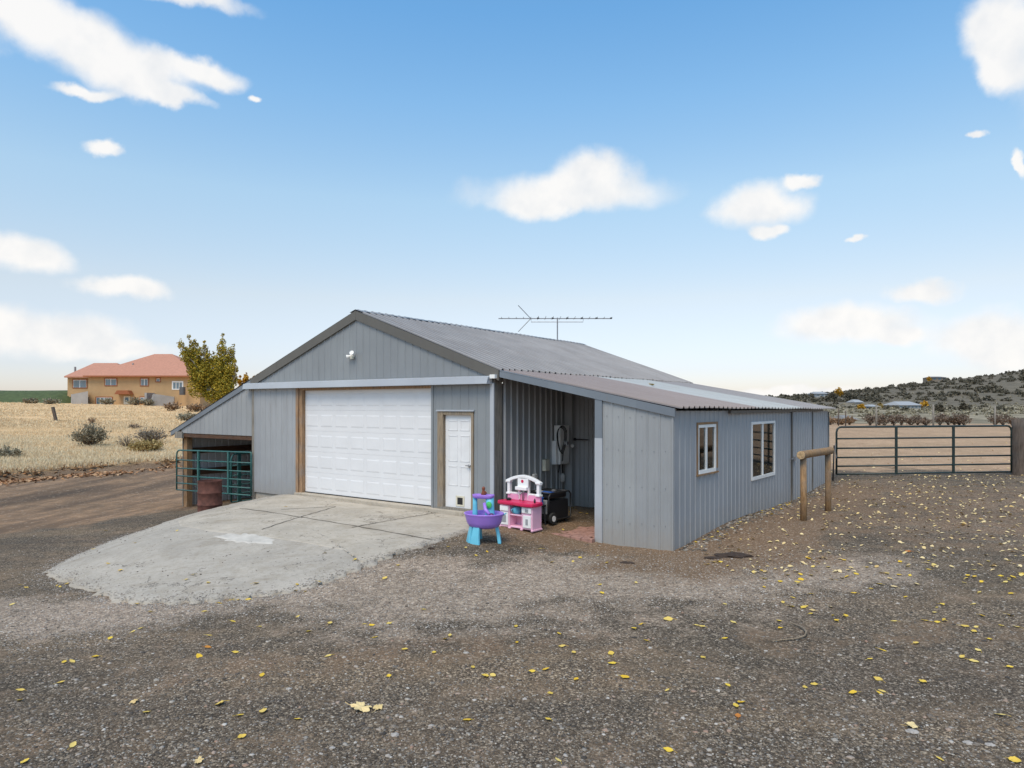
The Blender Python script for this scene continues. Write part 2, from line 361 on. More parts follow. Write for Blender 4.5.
def groundmat():
    m, nt, b = newmat('gravel_and_dirt')
    v = coord(nt)
    def A(n):
        a = nt.nodes.new('ShaderNodeAttribute'); a.attribute_name = n; return a.outputs['Fac']
    def vor(scale, feat='F1'):
        t = nd(nt, 'ShaderNodeTexVoronoi', Scale=scale); t.feature = feat; lk(nt, v, t.inputs['Vector']); return t
    v1 = vor(48); v2 = vor(17); v3 = vor(95)
    def chan(t, i=0):
        s = nt.nodes.new('ShaderNodeSeparateColor'); lk(nt, t.outputs['Color'], s.inputs[0]); return s.outputs[i]
    big = noi(nt, v, .35, 4); mid = noi(nt, v, 2.2, 5, .62); fine = noi(nt, v, 26, 6, .7)
    # dark crushed gravel
    dark = ramp(nt, chan(v1), [(0, (.028,.024,.020)), (.5, (.092,.080,.067)), (.80, (.185,.165,.14)), (.92, (.34,.31,.27)), (1, (.60,.56,.50))])
    dark2 = ramp(nt, chan(v3, 1), [(0, (.022,.019,.016)), (.7, (.092,.080,.067)), (.93, (.24,.215,.185)), (1, (.55,.50,.44))])
    dark = mixc(nt, .5, dark, dark2)
    dark = mixc(nt, ramp(nt, mid, [(.42, (0,0,0)), (.72, (.6,)*3)]), dark, (.165,.13,.095))
    mp2 = nt.nodes.new('ShaderNodeMapping'); mp2.inputs['Rotation'].default_value = (0, 0, R(-12)); mp2.inputs['Scale'].default_value = (.16, .75, 1); lk(nt, v, mp2.inputs[0])
    trk = nd(nt, 'ShaderNodeTexNoise', Scale=1.1, Detail=4, Roughness=.6); lk(nt, mp2.outputs[0], trk.inputs['Vector'])
    dark = mixc(nt, 1.0, dark, ramp(nt, trk.outputs['Fac'], [(.35, (.78,.78,.78)), (.5, (1,.99,.97)), (.66, (1.35,1.28,1.18))]), 'MULTIPLY')
    lite = ramp(nt, chan(v1), [(0, (.13,.11,.095)), (.4, (.235,.205,.18)), (.8, (.37,.33,.295)), (1, (.58,.53,.48))])
    lite = mixc(nt, .4, lite, ramp(nt, chan(v2), [(0, (.15,.125,.11)), (.7, (.31,.275,.24)), (1, (.54,.49,.45))]))
    brn = ramp(nt, fine, [(.25, (.085,.062,.044)), (.5, (.16,.118,.085)), (.75, (.27,.21,.155))])
    brn = mixc(nt, ramp(nt, chan(v1), [(.86, (0,0,0)), (.9, (.75,)*3)]), brn, (.33,.29,.25))
    sepv = nt.nodes.new('ShaderNodeSeparateXYZ'); lk(nt, v, sepv.inputs[0])
    # dirt road with long bands
    rot = nt.nodes.new('ShaderNodeMapping'); rot.inputs['Rotation'].default_value = (0, 0, R(30)); rot.inputs['Scale'].default_value = (.9, .10, 1); lk(nt, v, rot.inputs[0])
    bands = nd(nt, 'ShaderNodeTexNoise', Scale=.9, Detail=5); lk(nt, rot.outputs[0], bands.inputs['Vector'])
    rd = ramp(nt, bands.outputs['Fac'], [(.32, (.085,.067,.052)), (.44, (.17,.122,.085)), (.53, (.36,.255,.17)), (.64, (.20,.142,.098))])
    rd = mixc(nt, ramp(nt, mid, [(.4, (.6,)*3), (.65, (0,0,0))]), rd, (.13,.10,.078))
    rd = mixc(nt, ramp(nt, chan(v2), [(.93, (0,0,0)), (.96, (.7,)*3)]), rd, (.36,.31,.26))
    rd = mixc(nt, ramp(nt, fine, [(.3, (.5,)*3), (.6, (0,0,0))]), rd, (.07,.055,.045))
    fld = ramp(nt, mid, [(.3, (.30,.222,.158)), (.7, (.42,.318,.235))])
    fld = mixc(nt, ramp(nt, chan(v2), [(.9, (0,0,0)), (.95, (.6,)*3)]), fld, (.55,.44,.3))
    grs = ramp(nt, fine, [(.3, (.56,.42,.25)), (.7, (.74,.58,.38))])
    grs = mixc(nt, ramp(nt, mid, [(.4, (0,0,0)), (.75, (.5,)*3)]), grs, (.50,.37,.235))
    def wm(a, noiseamt=.5):
        return ramp(nt, math_(nt, 'ADD', a, math_(nt, 'MULTIPLY', math_(nt, 'SUBTRACT', math_(nt, 'ADD', math_(nt, 'MULTIPLY', fine, .6), math_(nt, 'MULTIPLY', mid, 1.0)), .8), noiseamt*2.3)), [(.2, (0,0,0)), (.8, (1,1,1))])
    c = mixc(nt, wm(A('light'), .9), dark, lite)
    c = mixc(nt, wm(A('brown'), .9), c, brn)
    c = mixc(nt, wm(A('road'), .4), c, rd)
    c = mixc(nt, wm(A('field'), .4), c, fld)
    c = mixc(nt, wm(A('grass'), .3), c, grs)
    c = mixc(nt, 1.0, c, ramp(nt, big, [(.3, (.98,.865,.72)), (.7, (1.26,1.10,.93))]), 'MULTIPLY')
    lk(nt, c, b.inputs['Base Color']); b.inputs['Roughness'].default_value = .93; b.inputs['Specular IOR Level'].default_value = .25
    hh = math_(nt, 'ADD', math_(nt, 'MULTIPLY', v1.outputs['Distance'], -1.4), math_(nt, 'ADD', math_(nt, 'MULTIPLY', v2.outputs['Distance'], -.9), fine))
    bump(nt, hh, .8, .008, b)
    return m
me.materials.append(groundmat())
ground = bpy.data.objects.new('ground', me); col.objects.link(ground); tag(ground, kind='structure')

# ------------------------------------------------------------------ concrete apron
def concrete(name, c, warm=0):
    m, nt, b = newmat(name); v = coord(nt)
    f = noi(nt, v, 1.1, 7, .65); g = noi(nt, v, 14, 6, .7); k = noi(nt, v, 60, 3)
    a = ramp(nt, f, [(.3, tuple(x*.80 for x in c)), (.55, c), (.75, tuple(x*1.12 for x in c))])
    a = mixc(nt, ramp(nt, g, [(.5, (0,0,0)), (.75, (.75,)*3)]), a, tuple(x*.6 for x in c))
    a = mixc(nt, ramp(nt, noi(nt, v, 3.2, 7, .75), [(.48, (0,0,0)), (.7, (.55,)*3)]), a, (c[0]*.66, c[1]*.62, c[2]*.55))
    a = mixc(nt, ramp(nt, k, [(.62, (0,0,0)), (.7, (.4,)*3)]), a, tuple(x*.55 for x in c))
    st_ = noi(nt, coord(nt, (.8, 2.2, 1)), 1.3, 8, .78)
    a = mixc(nt, ramp(nt, st_, [(.52, (0,0,0)), (.68, (.7,)*3)]), a, (c[0]*.60, c[1]*.56, c[2]*.50))
    dots = nd(nt, 'ShaderNodeTexVoronoi', Scale=5.5); lk(nt, v, dots.inputs['Vector'])
    a = mixc(nt, math_(nt, 'MULTIPLY', math_(nt, 'LESS_THAN', dots.outputs['Distance'], .085), .7), a, (.11,.09,.07))
    vo = nd(nt, 'ShaderNodeTexVoronoi', Scale=.55); vo.feature = 'DISTANCE_TO_EDGE'
    wv = nt.nodes.new('ShaderNodeVectorMath'); wv.operation = 'ADD'; nn = nd(nt, 'ShaderNodeTexNoise', Scale=1.6, Detail=6, Roughness=.65); lk(nt, v, nn.inputs['Vector'])
    lk(nt, v, wv.inputs[0]); lk(nt, nn.outputs['Color'], wv.inputs[1]); lk(nt, wv.outputs[0], vo.inputs['Vector'])
    crack = math_(nt, 'MULTIPLY', math_(nt, 'LESS_THAN', vo.outputs['Distance'], .0045), math_(nt, 'GREATER_THAN', noi(nt, v, .8, 2), .5))
    a = mixc(nt, math_(nt, 'MULTIPLY', crack, .7), a, (.08,.07,.06))
    lk(nt, a, b.inputs['Base Color']); b.inputs['Roughness'].default_value = .88; b.inputs['Specular IOR Level'].default_value = .25
    bump(nt, math_(nt, 'ADD', g, math_(nt, 'MULTIPLY', k, .4)), .5, .01, b); return m
M['conc'] = concrete('smooth_concrete', (.475,.42,.345)); M['conc_old'] = concrete('rough_concrete', (.43,.385,.325))
M['conc_new'] = plain('fresh_patch_cement', (.53,.49,.43), .85, var=.16, scale=5)
M['joint'] = plain('joint_dirt', (.075,.062,.05), .95, var=.3, scale=20)
def sheet(name, pts, mat, dz=0, skirt=.12, rings=26, dens=10, rag=0, kind='structure'):
    # closed outline refined, filled by rings around its centre, draped on the apron surface
    P = []
    n = len(pts)
    for i in range(n):
        a = pts[i]; b_ = pts[(i+1) % n]
        for k in range(dens):
            q = k/dens; P.append((a[0]+(b_[0]-a[0])*q, a[1]+(b_[1]-a[1])*q))
    P = np.array(P); 
    if rag:
        rr = snoise(P[:,0]*3, P[:,1]*3, 1.2, 21); cen = P.mean(0); P = P+(P-cen)/np.linalg.norm(P-cen, axis=1)[:, None]*(rr*rag)[:, None]
    cen = P.mean(0); vs = []; fs = []; m = len(P)
    for r in range(1, rings+1):
        q = cen+(P-cen)*r/rings; z = apron_tps(q[:,0], q[:,1])+dz+.006*snoise(q[:,0], q[:,1], 1.3, 31)
        if r == rings: z = z-.012
        vs += [tuple(map(float, (a, b_, c))) for (a, b_), c in zip(q, z)]
    vs.append((float(cen[0]), float(cen[1]), float(apron_tps(cen[0], cen[1]))+dz)); c0 = len(vs)-1
    for r in range(rings-1):
        for j in range(m): fs.append((r*m+j, r*m+(j+1) % m, (r+1)*m+(j+1) % m, (r+1)*m+j))
    for j in range(m): fs.append((c0, (j+1) % m, j))
    if skirt:
        b0 = len(vs)
        for j in range(m):
            x, y, z = vs[(rings-1)*m+j]; vs.append((x, y, z-skirt))
        for j in range(m): fs.append(((rings-1)*m+j, (rings-1)*m+(j+1) % m, b0+(j+1) % m, b0+j))
    o = MB().add(vs, fs).build(name, mat, smooth=True)
    if kind: tag(o, kind=kind)
    return o
sheet('driveway_apron', [(x, y) for x, y, z in edge], M['conc_old'], rag=.13, skirt=.2)
up = [(px, py) for px, py in ((183,519),(212,510),(240,504),(262,500),(290,499))]
def onap(px, py):
    Y = 12.
    for _ in range(30):
        z = float(apron_tps(X(px, Y), Y)); Y = .5*Y+.5*F*(CZ-z)/(py-HY)
    return (X(px, Y), Y)
upper = [onap(*p) for p in ((176,521),(200,514),(225,508),(252,502))]+[L(-6.0,-.14), L(-3,-.14), L(.25,-.14)]+[onap(*p) for p in ((470,528),(430,540),(395,552),(363,564),(350,552),(320,546),(290,541),(262,537),(235,535),(205,531),(178,527))]
sheet('concrete_slab', upper, M['conc'], dz=.006, skirt=.02, rag=.0)
tag(sheet('cement_patch', [onap(*p) for p in ((212,536),(225,534),(245,534),(262,536),(276,540),(270,544),(248,543),(228,540))], M['conc_new'], dz=.011, skirt=0, rings=8, dens=10, rag=.14), kind='structure')
jm = MB()
def strip(a, b, w=.022, n=30, dz=.0125, mb=None):
    mb = mb or jm; vs = []
    a = np.array(a); b = np.array(b); d = (b-a)/np.linalg.norm(b-a); nrm = np.array([-d[1], d[0]])
    for i in range(n+1):
        p = a+(b-a)*i/n+nrm*.012*math.sin(i*1.7)
        for s_ in (-1, 1):
            q = p+nrm*s_*w/2; vs.append((float(q[0]), float(q[1]), float(apron_tps(q[0], q[1]))+dz))
    mb.add(vs, [(2*i, 2*i+1, 2*i+3, 2*i+2) for i in range(n)])
for a, b in (((300,503),(205,521)),((340,507),(255,527)),((352,508),(240,505)),((434,515),(385,524)),((385,524),(300,514)),((385,524),(430,539)),((322,512),(352,508)),((330,530),(385,524))): pass
for a, b in (((281,510),(336,507)),((240,509),(432,540)),((352,528),(436,513)),((262,530),(336,507))): strip(onap(*a), onap(*b))
tag(jm.build('slab_joints', M['joint']), kind='structure')

# ------------------------------------------------------------------ ribbed sheets
def ribsheet(pos, a0, a1, lo, hi, holes=(), pitch=.229, phase=0., rh=.02, rw=.035, minor=False, nseg=1, mb=None):
    mb = mb or MB()
    prof = {}
    k0 = int(math.floor((a0-phase)/pitch))-1; k1 = int(math.ceil((a1-phase)/pitch))+1
    for k in range(k0, k1+1):
        c = phase+k*pitch
        prof[c-rw] = 0; prof[c-rw*.45] = rh; prof[c+rw*.45] = rh; prof[c+rw] = 0
        if minor:
            for q in (1/3, 2/3):
                e = c+pitch*q; prof[e-.012] = 0; prof[e] = rh*.28; prof[e+.012] = 0
    ks = sorted(prof)
    def off(a): return float(np.interp(a, ks, [prof[k] for k in ks]))
    br = {a0, a1}
    for k in ks:
        if a0 < k < a1: br.add(k)
    for h in holes:
        for e in h[:2]:
            if a0 < e < a1: br.add(e)
    br = sorted(br)
    for p, q in zip(br[:-1], br[1:]):
        if q-p < 1e-5: continue
        mid = (p+q)/2; cuts = sorted([(h[2], h[3]) for h in holes if h[0] <= mid <= h[1]])
        segs = []; cur = None; start = 'lo'
        lows = [(lo(p), lo(q))]; tops = []
        for c0, c1 in cuts: tops.append((c0, c0)); lows.append((c1, c1))
        tops.append((hi(p), hi(q)))
        for (l0, l1), (t0, t1) in zip(lows, tops):
            if t0 <= l0+1e-4 and t1 <= l1+1e-4: continue
            for k in range(nseg):
                u0, u1 = k/nseg, (k+1)/nseg
                mb.add([pos(p, l0+(t0-l0)*u0, off(p)), pos(q, l1+(t1-l1)*u0, off(q)), pos(q, l1+(t1-l1)*u1, off(q)), pos(p, l0+(t0-l0)*u1, off(p))], [(0,1,2,3)])
    return mb

# ------------------------------------------------------------------ the steel workshop
shop = empty('steel_workshop', (P0[0], P0[1], 0), -TH, 'grey ribbed steel workshop with white garage door and lean-tos, filling the middle of the yard', 'building')
S0, S1 = -7.56, .55
APX = (-3.53, 4.48); RC = (.70, 2.94); LC = (-7.77, 2.92); LE = (-11.86, 1.42); RE = (4.50, 2.18); DEP = 10.94
def rz_main(s): return APX[1]+(RC[1]-APX[1])*(s-APX[0])/(RC[0]-APX[0]) if s > APX[0] else APX[1]+(LC[1]-APX[1])*(s-APX[0])/(LC[0]-APX[0])
def rz_left(s): return LC[1]+(LE[1]-LC[1])*(s-LC[0])/(LE[0]-LC[0])
def rz_right(s): return RC[1]+(RE[1]-RC[1])*(s-RC[0])/(RE[0]-RC[0])
def front(t): return lambda a, z, o: (a, t-o, z)
# gable
g = ribsheet(front(0), S0-.02, RC[0]-.08, lambda a: 2.80, lambda a: rz_main(a)-.05, phase=.1, rh=.012, rw=.022)
gable = g.build('gable_wall', M['steel'], shop)
# lower front walls
door_hole = (-.98, .03, -.2, 2.10)
w = ribsheet(front(0), -1.14, S1-.07, lambda a: -.1, lambda a: 2.70, holes=[door_hole], phase=.1, rh=.012, rw=.022)
w.box(-1.155, -1.10, -.02, .14, -.1, 2.7)
w.build('front_wall', M['steel'], shop)
w = MB().box(S1-.085, S1+.012, -.03, .0, -.12, 2.68); w.build('corner_trim', M['trim'], shop)
MB().box(S1-.02, S1+.012, .0, .26, -.12, 2.90).build('corner_board', M['greywood'], shop)
w = ribsheet(front(-.05), -7.54, -5.77, lambda a: -.13, lambda a: 2.70, phase=.04, rh=.014, rw=.025)
w.box(-7.54, -5.77, -.045, -.01, 2.6, 2.69)
w.build('sliding_panel', M['steel_side'], shop)
MB().box(-7.64, -7.54, -.06, .08, -.45, 2.82).build('corner_post', M['greywood'], shop)
MB().box(-7.54, -5.76, -.01, .12, -.6, -.10).build('footing', M['conc_old'], shop)
w = MB().box(-5.77, -5.675, -.06, .06, -.10, 2.68); w.box(-5.67, -5.565, -.02, .10, -.10, 2.68); w.box(-5.565, -1.16, -.02, .05, 2.60, 2.66)
w.build('wood_jamb', M['jambwood'], shop, bevel=.006)
w = MB().box(-5.74, .02, -.13, .2, -.35, -.012)
w.build('door_sill', M['conc'], shop, bevel=.012)
# garage door : five sections of eight raised panels
gd = MB(); sec = 5; colsn = 8; gx0, gx1, gz0, gz1 = -5.555, -1.145, .0, 2.62
hh = (gz1-gz0)/sec
for i in range(sec):
    z0 = gz0+i*hh; gd.box(gx0, gx1, .085, .13, z0+.0012, z0+hh-.0012)
    for j in range(colsn):
        cw = (gx1-gx0)/colsn; xa = gx0+j*cw+.05; xb = gx0+(j+1)*cw-.05; za = z0+.11; zb = z0+hh-.11
        y = .085; e = .03; dd = .007
        # groove then raised field
        gd.add([(xa,y-.001,za),(xb,y-.001,za),(xb,y-.001,zb),(xa,y-.001,zb),(xa+e,y-dd,za+e),(xb-e,y-dd,za+e),(xb-e,y-dd,zb-e),(xa+e,y-dd,zb-e)],
               [(0,1,5,4),(1,2,6,5),(2,3,7,6),(3,0,4,7),(4,5,6,7)])
gdo = gd.build('garage_door', M['white'], shop)
MB().box(gx0, gx1, .07, .125, -.012, .012).build('bottom_seal', M['rubber'], gdo)
w = MB().box(gx1-.012, gx1+.0, .02, .08, -.01, 2.62); w.build('weather_strip', M['ivory'], gdo)
# entry door
ed = MB(); dx0, dx1, dz0, dz1 = -.80, -.04, .035, 2.02
ed.box(dx0, dx1, .05, .09, dz0, dz1)
for (a, b_) in ((0, 1), (1, 0)):
    xa = dx0+.09 if a == 0 else (dx0+dx1)/2+.04; xb = (dx0+dx1)/2-.04 if a == 0 else dx1-.09
    for za, zb in ((.50, .92), (1.02, 1.58), (1.68, 1.90)) if True else ():
        gk = .02
        for (p, q, r_, s_) in ((xa,xb,za,za+gk),(xa,xb,zb-gk,zb),(xa,xa+gk,za,zb),(xb-gk,xb,za,zb)): ed.box(p, q, .043, .0505, r_, s_)
edo = ed.build('entry_door', M['doorwhite'], shop, bevel=.003)
k = MB().lathe([(.012,0),(.012,.03),(.03,.035),(.032,.055),(.02,.065)], n=14, M=Matrix.Translation((dx1-.07,.05,.95)) @ Matrix.Rotation(R(90), 4, 'X'))
k.box(dx1-.16, dx1-.07, -.01, .0, .94, .96); k.build('handle', M['alu'], edo, smooth=False)
c = MB(); ca, cb, c0, c1 = -.50, -.27, .07, .29
c.box(ca, ca+.04, .038, .052, c0, c1); c.box(cb-.04, cb, .038, .052, c0, c1); c.box(ca+.04, cb-.04, .038, .052, c0, c0+.035); c.box(ca+.04, cb-.04, .038, .052, c1-.035, c1)
c.build('cat_flap_frame', M['ivory'], edo); MB().box(ca+.04, cb-.04, .046, .0495, c0+.035, c1-.035).build('cat_flap', M['black'], edo)
w = MB().box(-.97, -.81, -.025, .10, -.01, 2.10); w.box(-.04, .02, -.022, .10, -.01, 2.08); w.box(-.81, -.04, -.02, .10, 2.02, 2.09)
w.build('door_frame', M['oldwood'], shop, bevel=.004)
MB().box(-.99, .05, -.045, .02, 2.095, 2.125).build('drip_edge', M['trim'], shop)
MB().box(-.97, .02, -.03, .10, -.01, .033).build('threshold', M['greywood'], shop)
MB().box(-1.14, S1-.09, -.018, .02, -.16, -.012).build('base_trim', M['trim_blue'], shop)
# sliding door track cover
w = MB()
w.add([(-7.88,-.02,2.835),(.52,-.02,2.835),(.52,-.17,2.80),(-7.88,-.17,2.80),(-7.88,-.02,2.66),(.52,-.02,2.66),(.50,-.19,2.665),(-7.88,-.19,2.665),(-7.88,-.17,2.79),(.52,-.17,2.79)],
      [(0,1,2,3),(3,2,6,7),(7,6,5,4),(0,3,7,4),(1,5,6,2)])
w.build('track_cover', M['trim'], shop)
MB().box(.53, .66, -.13, .02, 2.77, 2.85).build('track_end', M['winwhite'], shop)
# fascias
def fas(p, q, h, t0, t1):
    return MB().hexa([(p[0],t0,p[1]-h),(q[0],t0,q[1]-h),(q[0],t1,q[1]-h),(p[0],t1,p[1]-h),(p[0],t0,p[1]),(q[0],t0,q[1]),(q[0],t1,q[1]),(p[0],t1,p[1])])
fas(APX, RC, .215, -.05, .02).build('rake_trim', M['bronze'], shop)
fas((LC[0]+.05, LC[1]+.02), APX, .215, -.053, .02).build('rake_trim', M['bronze'], shop)
fas((RC[0]+.02, RC[1]), (RE[0]-.06, RE[1]-.01), .145, -.045, .02).build('rake_trim', M['trim_blue'], shop)['label'] = 'blue-grey rake trim of the right lean-to'
fas(LE, (LC[0]+.045, LC[1]), .14, -.04, .02).build('rake_trim', M['trim_blue'], shop)['label'] = 'blue-grey rake trim of the left lean-to'
# roofs (a runs along the depth, second coordinate along the slope 0..1)
def rpos(p, q, q2=None):
    q2 = q2 or q
    def f(a, r, o):
        w_ = a/DEP; e = (q[0]+(q2[0]-q[0])*w_, q[1]+(q2[1]-q[1])*w_)
        return (p[0]+(e[0]-p[0])*r, a, p[1]+(e[1]-p[1])*r+o+.004+.006*math.sin(a*2.1+r*5))
    return f
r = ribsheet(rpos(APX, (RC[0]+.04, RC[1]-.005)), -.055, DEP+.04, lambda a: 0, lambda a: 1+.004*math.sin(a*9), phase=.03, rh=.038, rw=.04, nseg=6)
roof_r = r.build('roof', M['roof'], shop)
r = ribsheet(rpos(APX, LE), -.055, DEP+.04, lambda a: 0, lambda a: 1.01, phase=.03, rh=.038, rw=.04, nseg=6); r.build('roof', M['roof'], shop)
rc = MB()
n = 60
for i in range(n):
    t0 = -.06+(DEP+.11)*i/n; t1 = -.06+(DEP+.11)*(i+1)/n; zz = APX[1]+.03+.004*math.sin(i*2.3)
    rc.add([(APX[0]-.2,t0,zz-.062),(APX[0],t0,zz),(APX[0]+.2,t0,zz-.062),(APX[0]-.2,t1,zz-.062),(APX[0],t1,zz+.004),(APX[0]+.2,t1,zz-.062)], [(0,3,4,1),(1,4,5,2)])
rc.build('ridge_cap', M['steel'], roof_r)
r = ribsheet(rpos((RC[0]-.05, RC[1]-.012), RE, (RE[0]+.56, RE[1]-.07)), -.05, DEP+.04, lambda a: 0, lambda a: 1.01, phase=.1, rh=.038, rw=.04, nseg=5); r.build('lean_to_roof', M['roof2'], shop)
# side wall of the main part (dark, in the recess) and back wall of the recess
w = ribsheet(lambda a, z, o: (S1+o, a, z), .30, 2.95, lambda a: -.25, lambda a: 2.9, phase=.38, rh=.03, rw=.035, pitch=.229)
w.build('recess_wall', M['steel_dark'], shop)
def lean_s(t): return 4.39+.52*t/DEP
w = ribsheet(lambda a, z, o: (a, 2.95-o, z), S1+.02, lean_s(2.95)-.02, lambda a: -.3, lambda a: rz_right(a)-.04, phase=.2, rh=.018, rw=.02, pitch=.114)
w.box(S1+.02, S1+.22, 2.78, 2.92, -.25, 2.86)
w.build('recess_wall', M['steel_dark'], shop)
# lean-to front panel
sc = MB()
w = ribsheet(front(0), 3.03, 4.39, lambda a: -.42, lambda a: rz_right(a)-.1, phase=3.0, rh=.014, rw=.02, minor=True)
w.mi = 1
for zz in (.1, .75, 1.4, 2.0):
    for kx in (3.12, 3.35, 3.58, 3.81, 4.04, 4.25): w.box(kx, kx+.009, -.018, -.004, zz+(kx*7 % 1)*.03, zz+.009+(kx*7 % 1)*.03)
w.build('lean_to_wall', [M['steel_pale'], M['screw']], shop)
w = MB().box(2.89, 3.035, -.035, .16, -.42, 2.43); w.build('jamb_trim', M['trim_blue'], shop)
MB().box(2.888, 3.038, -.038, .163, -.43, 1.62).build('jamb_cover', M['trim'], shop)
MB().box(4.375, 4.405, -.02, .012, -.42, 2.12).build('corner_trim', M['steel_pale'], shop)
# inner wall of the lean-to room facing the recess
MB().box(2.91, 2.93, .17, 2.93, -.3, 2.42).build('partition_wall', M['steel_dark'], shop)
# tapered side wall
ang = math.atan2(.52, DEP); ca_, sa_ = math.cos(ang), math.sin(ang)
def sidep(t, z, o): return (4.39+t*sa_+o*ca_, t*ca_-o*sa_, z)
def t_at(px):
    r_ = (px-512)/F; return (r_*W0[1]-W0[0])/(WD[0]-r_*WD[1])
def zside(px, py): t = t_at(px); return Z(py, W0[1]+WD[1]*t)
w1 = (t_at(696), t_at(716.5), 1.0, 1.0); win1 = (w1[0], w1[1], zside(697,474.5), zside(697,422.5))
win2 = (t_at(751), t_at(774.5), zside(752,480.5), zside(752,422))
SD = (t_at(790.5), t_at(811))
w = ribsheet(sidep, 0, 10.75, lambda a: -.45, lambda a: 2.13-.006*a, holes=[win1, win2], phase=.05, rh=.014, rw=.026, minor=False)
w.build('side_wall', M['steel_side'], shop)
def sbox(mb, t0, t1, z0, z1, o0, o1):
    c_ = [sidep(t0,z0,o1), sidep(t1,z0,o1), sidep(t1,z0,o0), sidep(t0,z0,o0)]; d_ = [(x, y, z1) for x, y, z in c_]; return mb.hexa(c_+d_)
w = MB(); sbox(w, t_at(727), t_at(820), 2.06, 2.12, .025, .08); w.build('sliding_door_track', M['brown_trim'], shop)
for q_ in SD:
    w = MB(); sbox(w, q_-.035, q_+.035, -.3, 2.06, .02, .05); w.build('door_edge', M['bronze'], shop)
dw = ribsheet(lambda a, z, o: sidep(a, z, o+.03), SD[0]+.04, SD[1]-.04, lambda a: -.2, lambda a: 2.06, phase=.05, rh=.02, rw=.03).build('side_door', M['steel_side'], shop)
w = MB(); sbox(w, SD[0]+.06, SD[0]+.16, .82, .92, .05, .09); sbox(w, SD[0]-.12, SD[0]+.06, .86, .89, .05, .07); w.build('latch', M['alu'], dw)
def window(wn, wood_trim, mull, nm='window'):
    t0, t1, z0, z1 = wn; f = MB(); e = .055
    if wood_trim:
        q = MB(); sbox(q, t0, t0+.045, z0, z1, -.05, .03); sbox(q, t1-.06, t1, z0+.06, z1, -.05, .03); sbox(q, t0+.045, t1-.06, z1-.04, z1, -.05, .03); sbox(q, t0-.01, t1+.01, z0-.03, z0+.0, -.05, .045)
        t0 += .05; t1 -= .065; z1 -= .045; 
    sbox(f, t0, t0+e, z0, z1, -.03, .02); sbox(f, t1-e, t1, z0, z1, -.03, .02); sbox(f, t0+e, t1-e, z0, z0+e*1.2, -.03, .026); sbox(f, t0+e, t1-e, z1-e, z1, -.03, .02)
    m_ = (t0+t1)/2-mull; sbox(f, m_-.03, m_+.03, z0+e, z1-e, -.025, .015)
    fo = f.build(nm, M['winwhite'], shop)
    if wood_trim: q.build('wood_trim', M['postwood'], fo)
    for a, b_, nmp in ((t0+e, m_-.03, 'pane'), (m_+.03, t1-e, 'pane')):
        g_ = MB(); sbox(g_, a, b_, z0+e, z1-e, -.012, -.006); g_.build(nmp, M['glass'], fo)
    return fo, (t0, t1, z0, z1)
f1, _ = window(win1, True, .02)
f2, q2 = window(win2, False, .06)
# lumber stacked inside behind the wide window, and the dark room lining
b_ = MB()
zz = q2[2]-.05
while zz < q2[3]+.05:
    h_ = random.uniform(.13, .17); sbox(b_, q2[0]-.1, q2[1]+.1, zz, zz+h_-.02, -.16-random.uniform(0, .04), -.08); zz += h_
b_.build('board_lining', wood('interior_boards', (.62,.48,.32), scale=(2,2,14)), f2)
b_ = MB(); sbox(b_, win1[0]+.25, win1[0]+.33, win1[2]-.2, win1[3]+.1, -.28, -.24); b_.build('inner_stud', M['greywood'], f1)
# left lean-to: gable sheet, header, posts, inner walls
w = ribsheet(front(.0), -11.3, S0-.06, lambda a: 1.38, lambda a: rz_left(a)-.06, phase=.02, rh=.012, rw=.02)
w.build('lean_to_wall', M['steel_pale'], shop)
MB().box(-11.6, S0-.07, .015, .10, 1.26, 1.385).build('header_beam', M['darkwood'], shop)
MB().box(-11.6, -11.2, -.05, .012, 1.22, 1.42).build('beam_end', M['greywood'], shop)
MB().box(-11.37, -11.18, .10, .28, -1.0, 1.30).build('wood_post', M['postwood'], shop, bevel=.008)
MB().box(-11.40, -11.372, .08, .30, -1.0, 1.25).build('post_sheathing', M['greywood'], shop)
w = ribsheet(lambda a, z, o: (-11.55-o, a, z), .4, DEP, lambda a: -1.1, lambda a: 1.45, phase=.1, rh=.02, rw=.03); w.build('lean_to_wall', M['steel_lit'], shop)
w = MB()
for zz in (.05, .72): w.box(-11.53, -11.47, .3, DEP, zz, zz+.18)
for tt in (3.6, 7.2): w.box(-11.46, -11.3, tt, tt+.15, -1.0, 1.4)
w.build('girts', M['darkwood'], shop)
# remaining walls
ribsheet(lambda a, z, o: (a, DEP+o, z), -11.5, S0, lambda a: -1.1, lambda a: rz_left(a)-.05, phase=0).build('back_wall', M['steel_dark'], shop)
ribsheet(lambda a, z, o: (a, DEP+o, z), S0, S1, lambda a: -.6, lambda a: rz_main(a)-.05, phase=0).build('back_wall', M['steel'], shop)
ribsheet(lambda a, z, o: (a, DEP+o, z), S1, lean_s(DEP), lambda a: -.4, lambda a: rz_right(a)-.07, phase=0).build('back_wall', M['steel'], shop)
MB().box(S0-.03, S0, .12, DEP-.02, -.8, 2.85).build('inner_wall', M['darkwood'], shop)
MB().box(S0+.1, lean_s(0)-.1, .2, DEP-.1, -.30, -.22).build('floor_slab', M['conc_old'], shop) if False else None
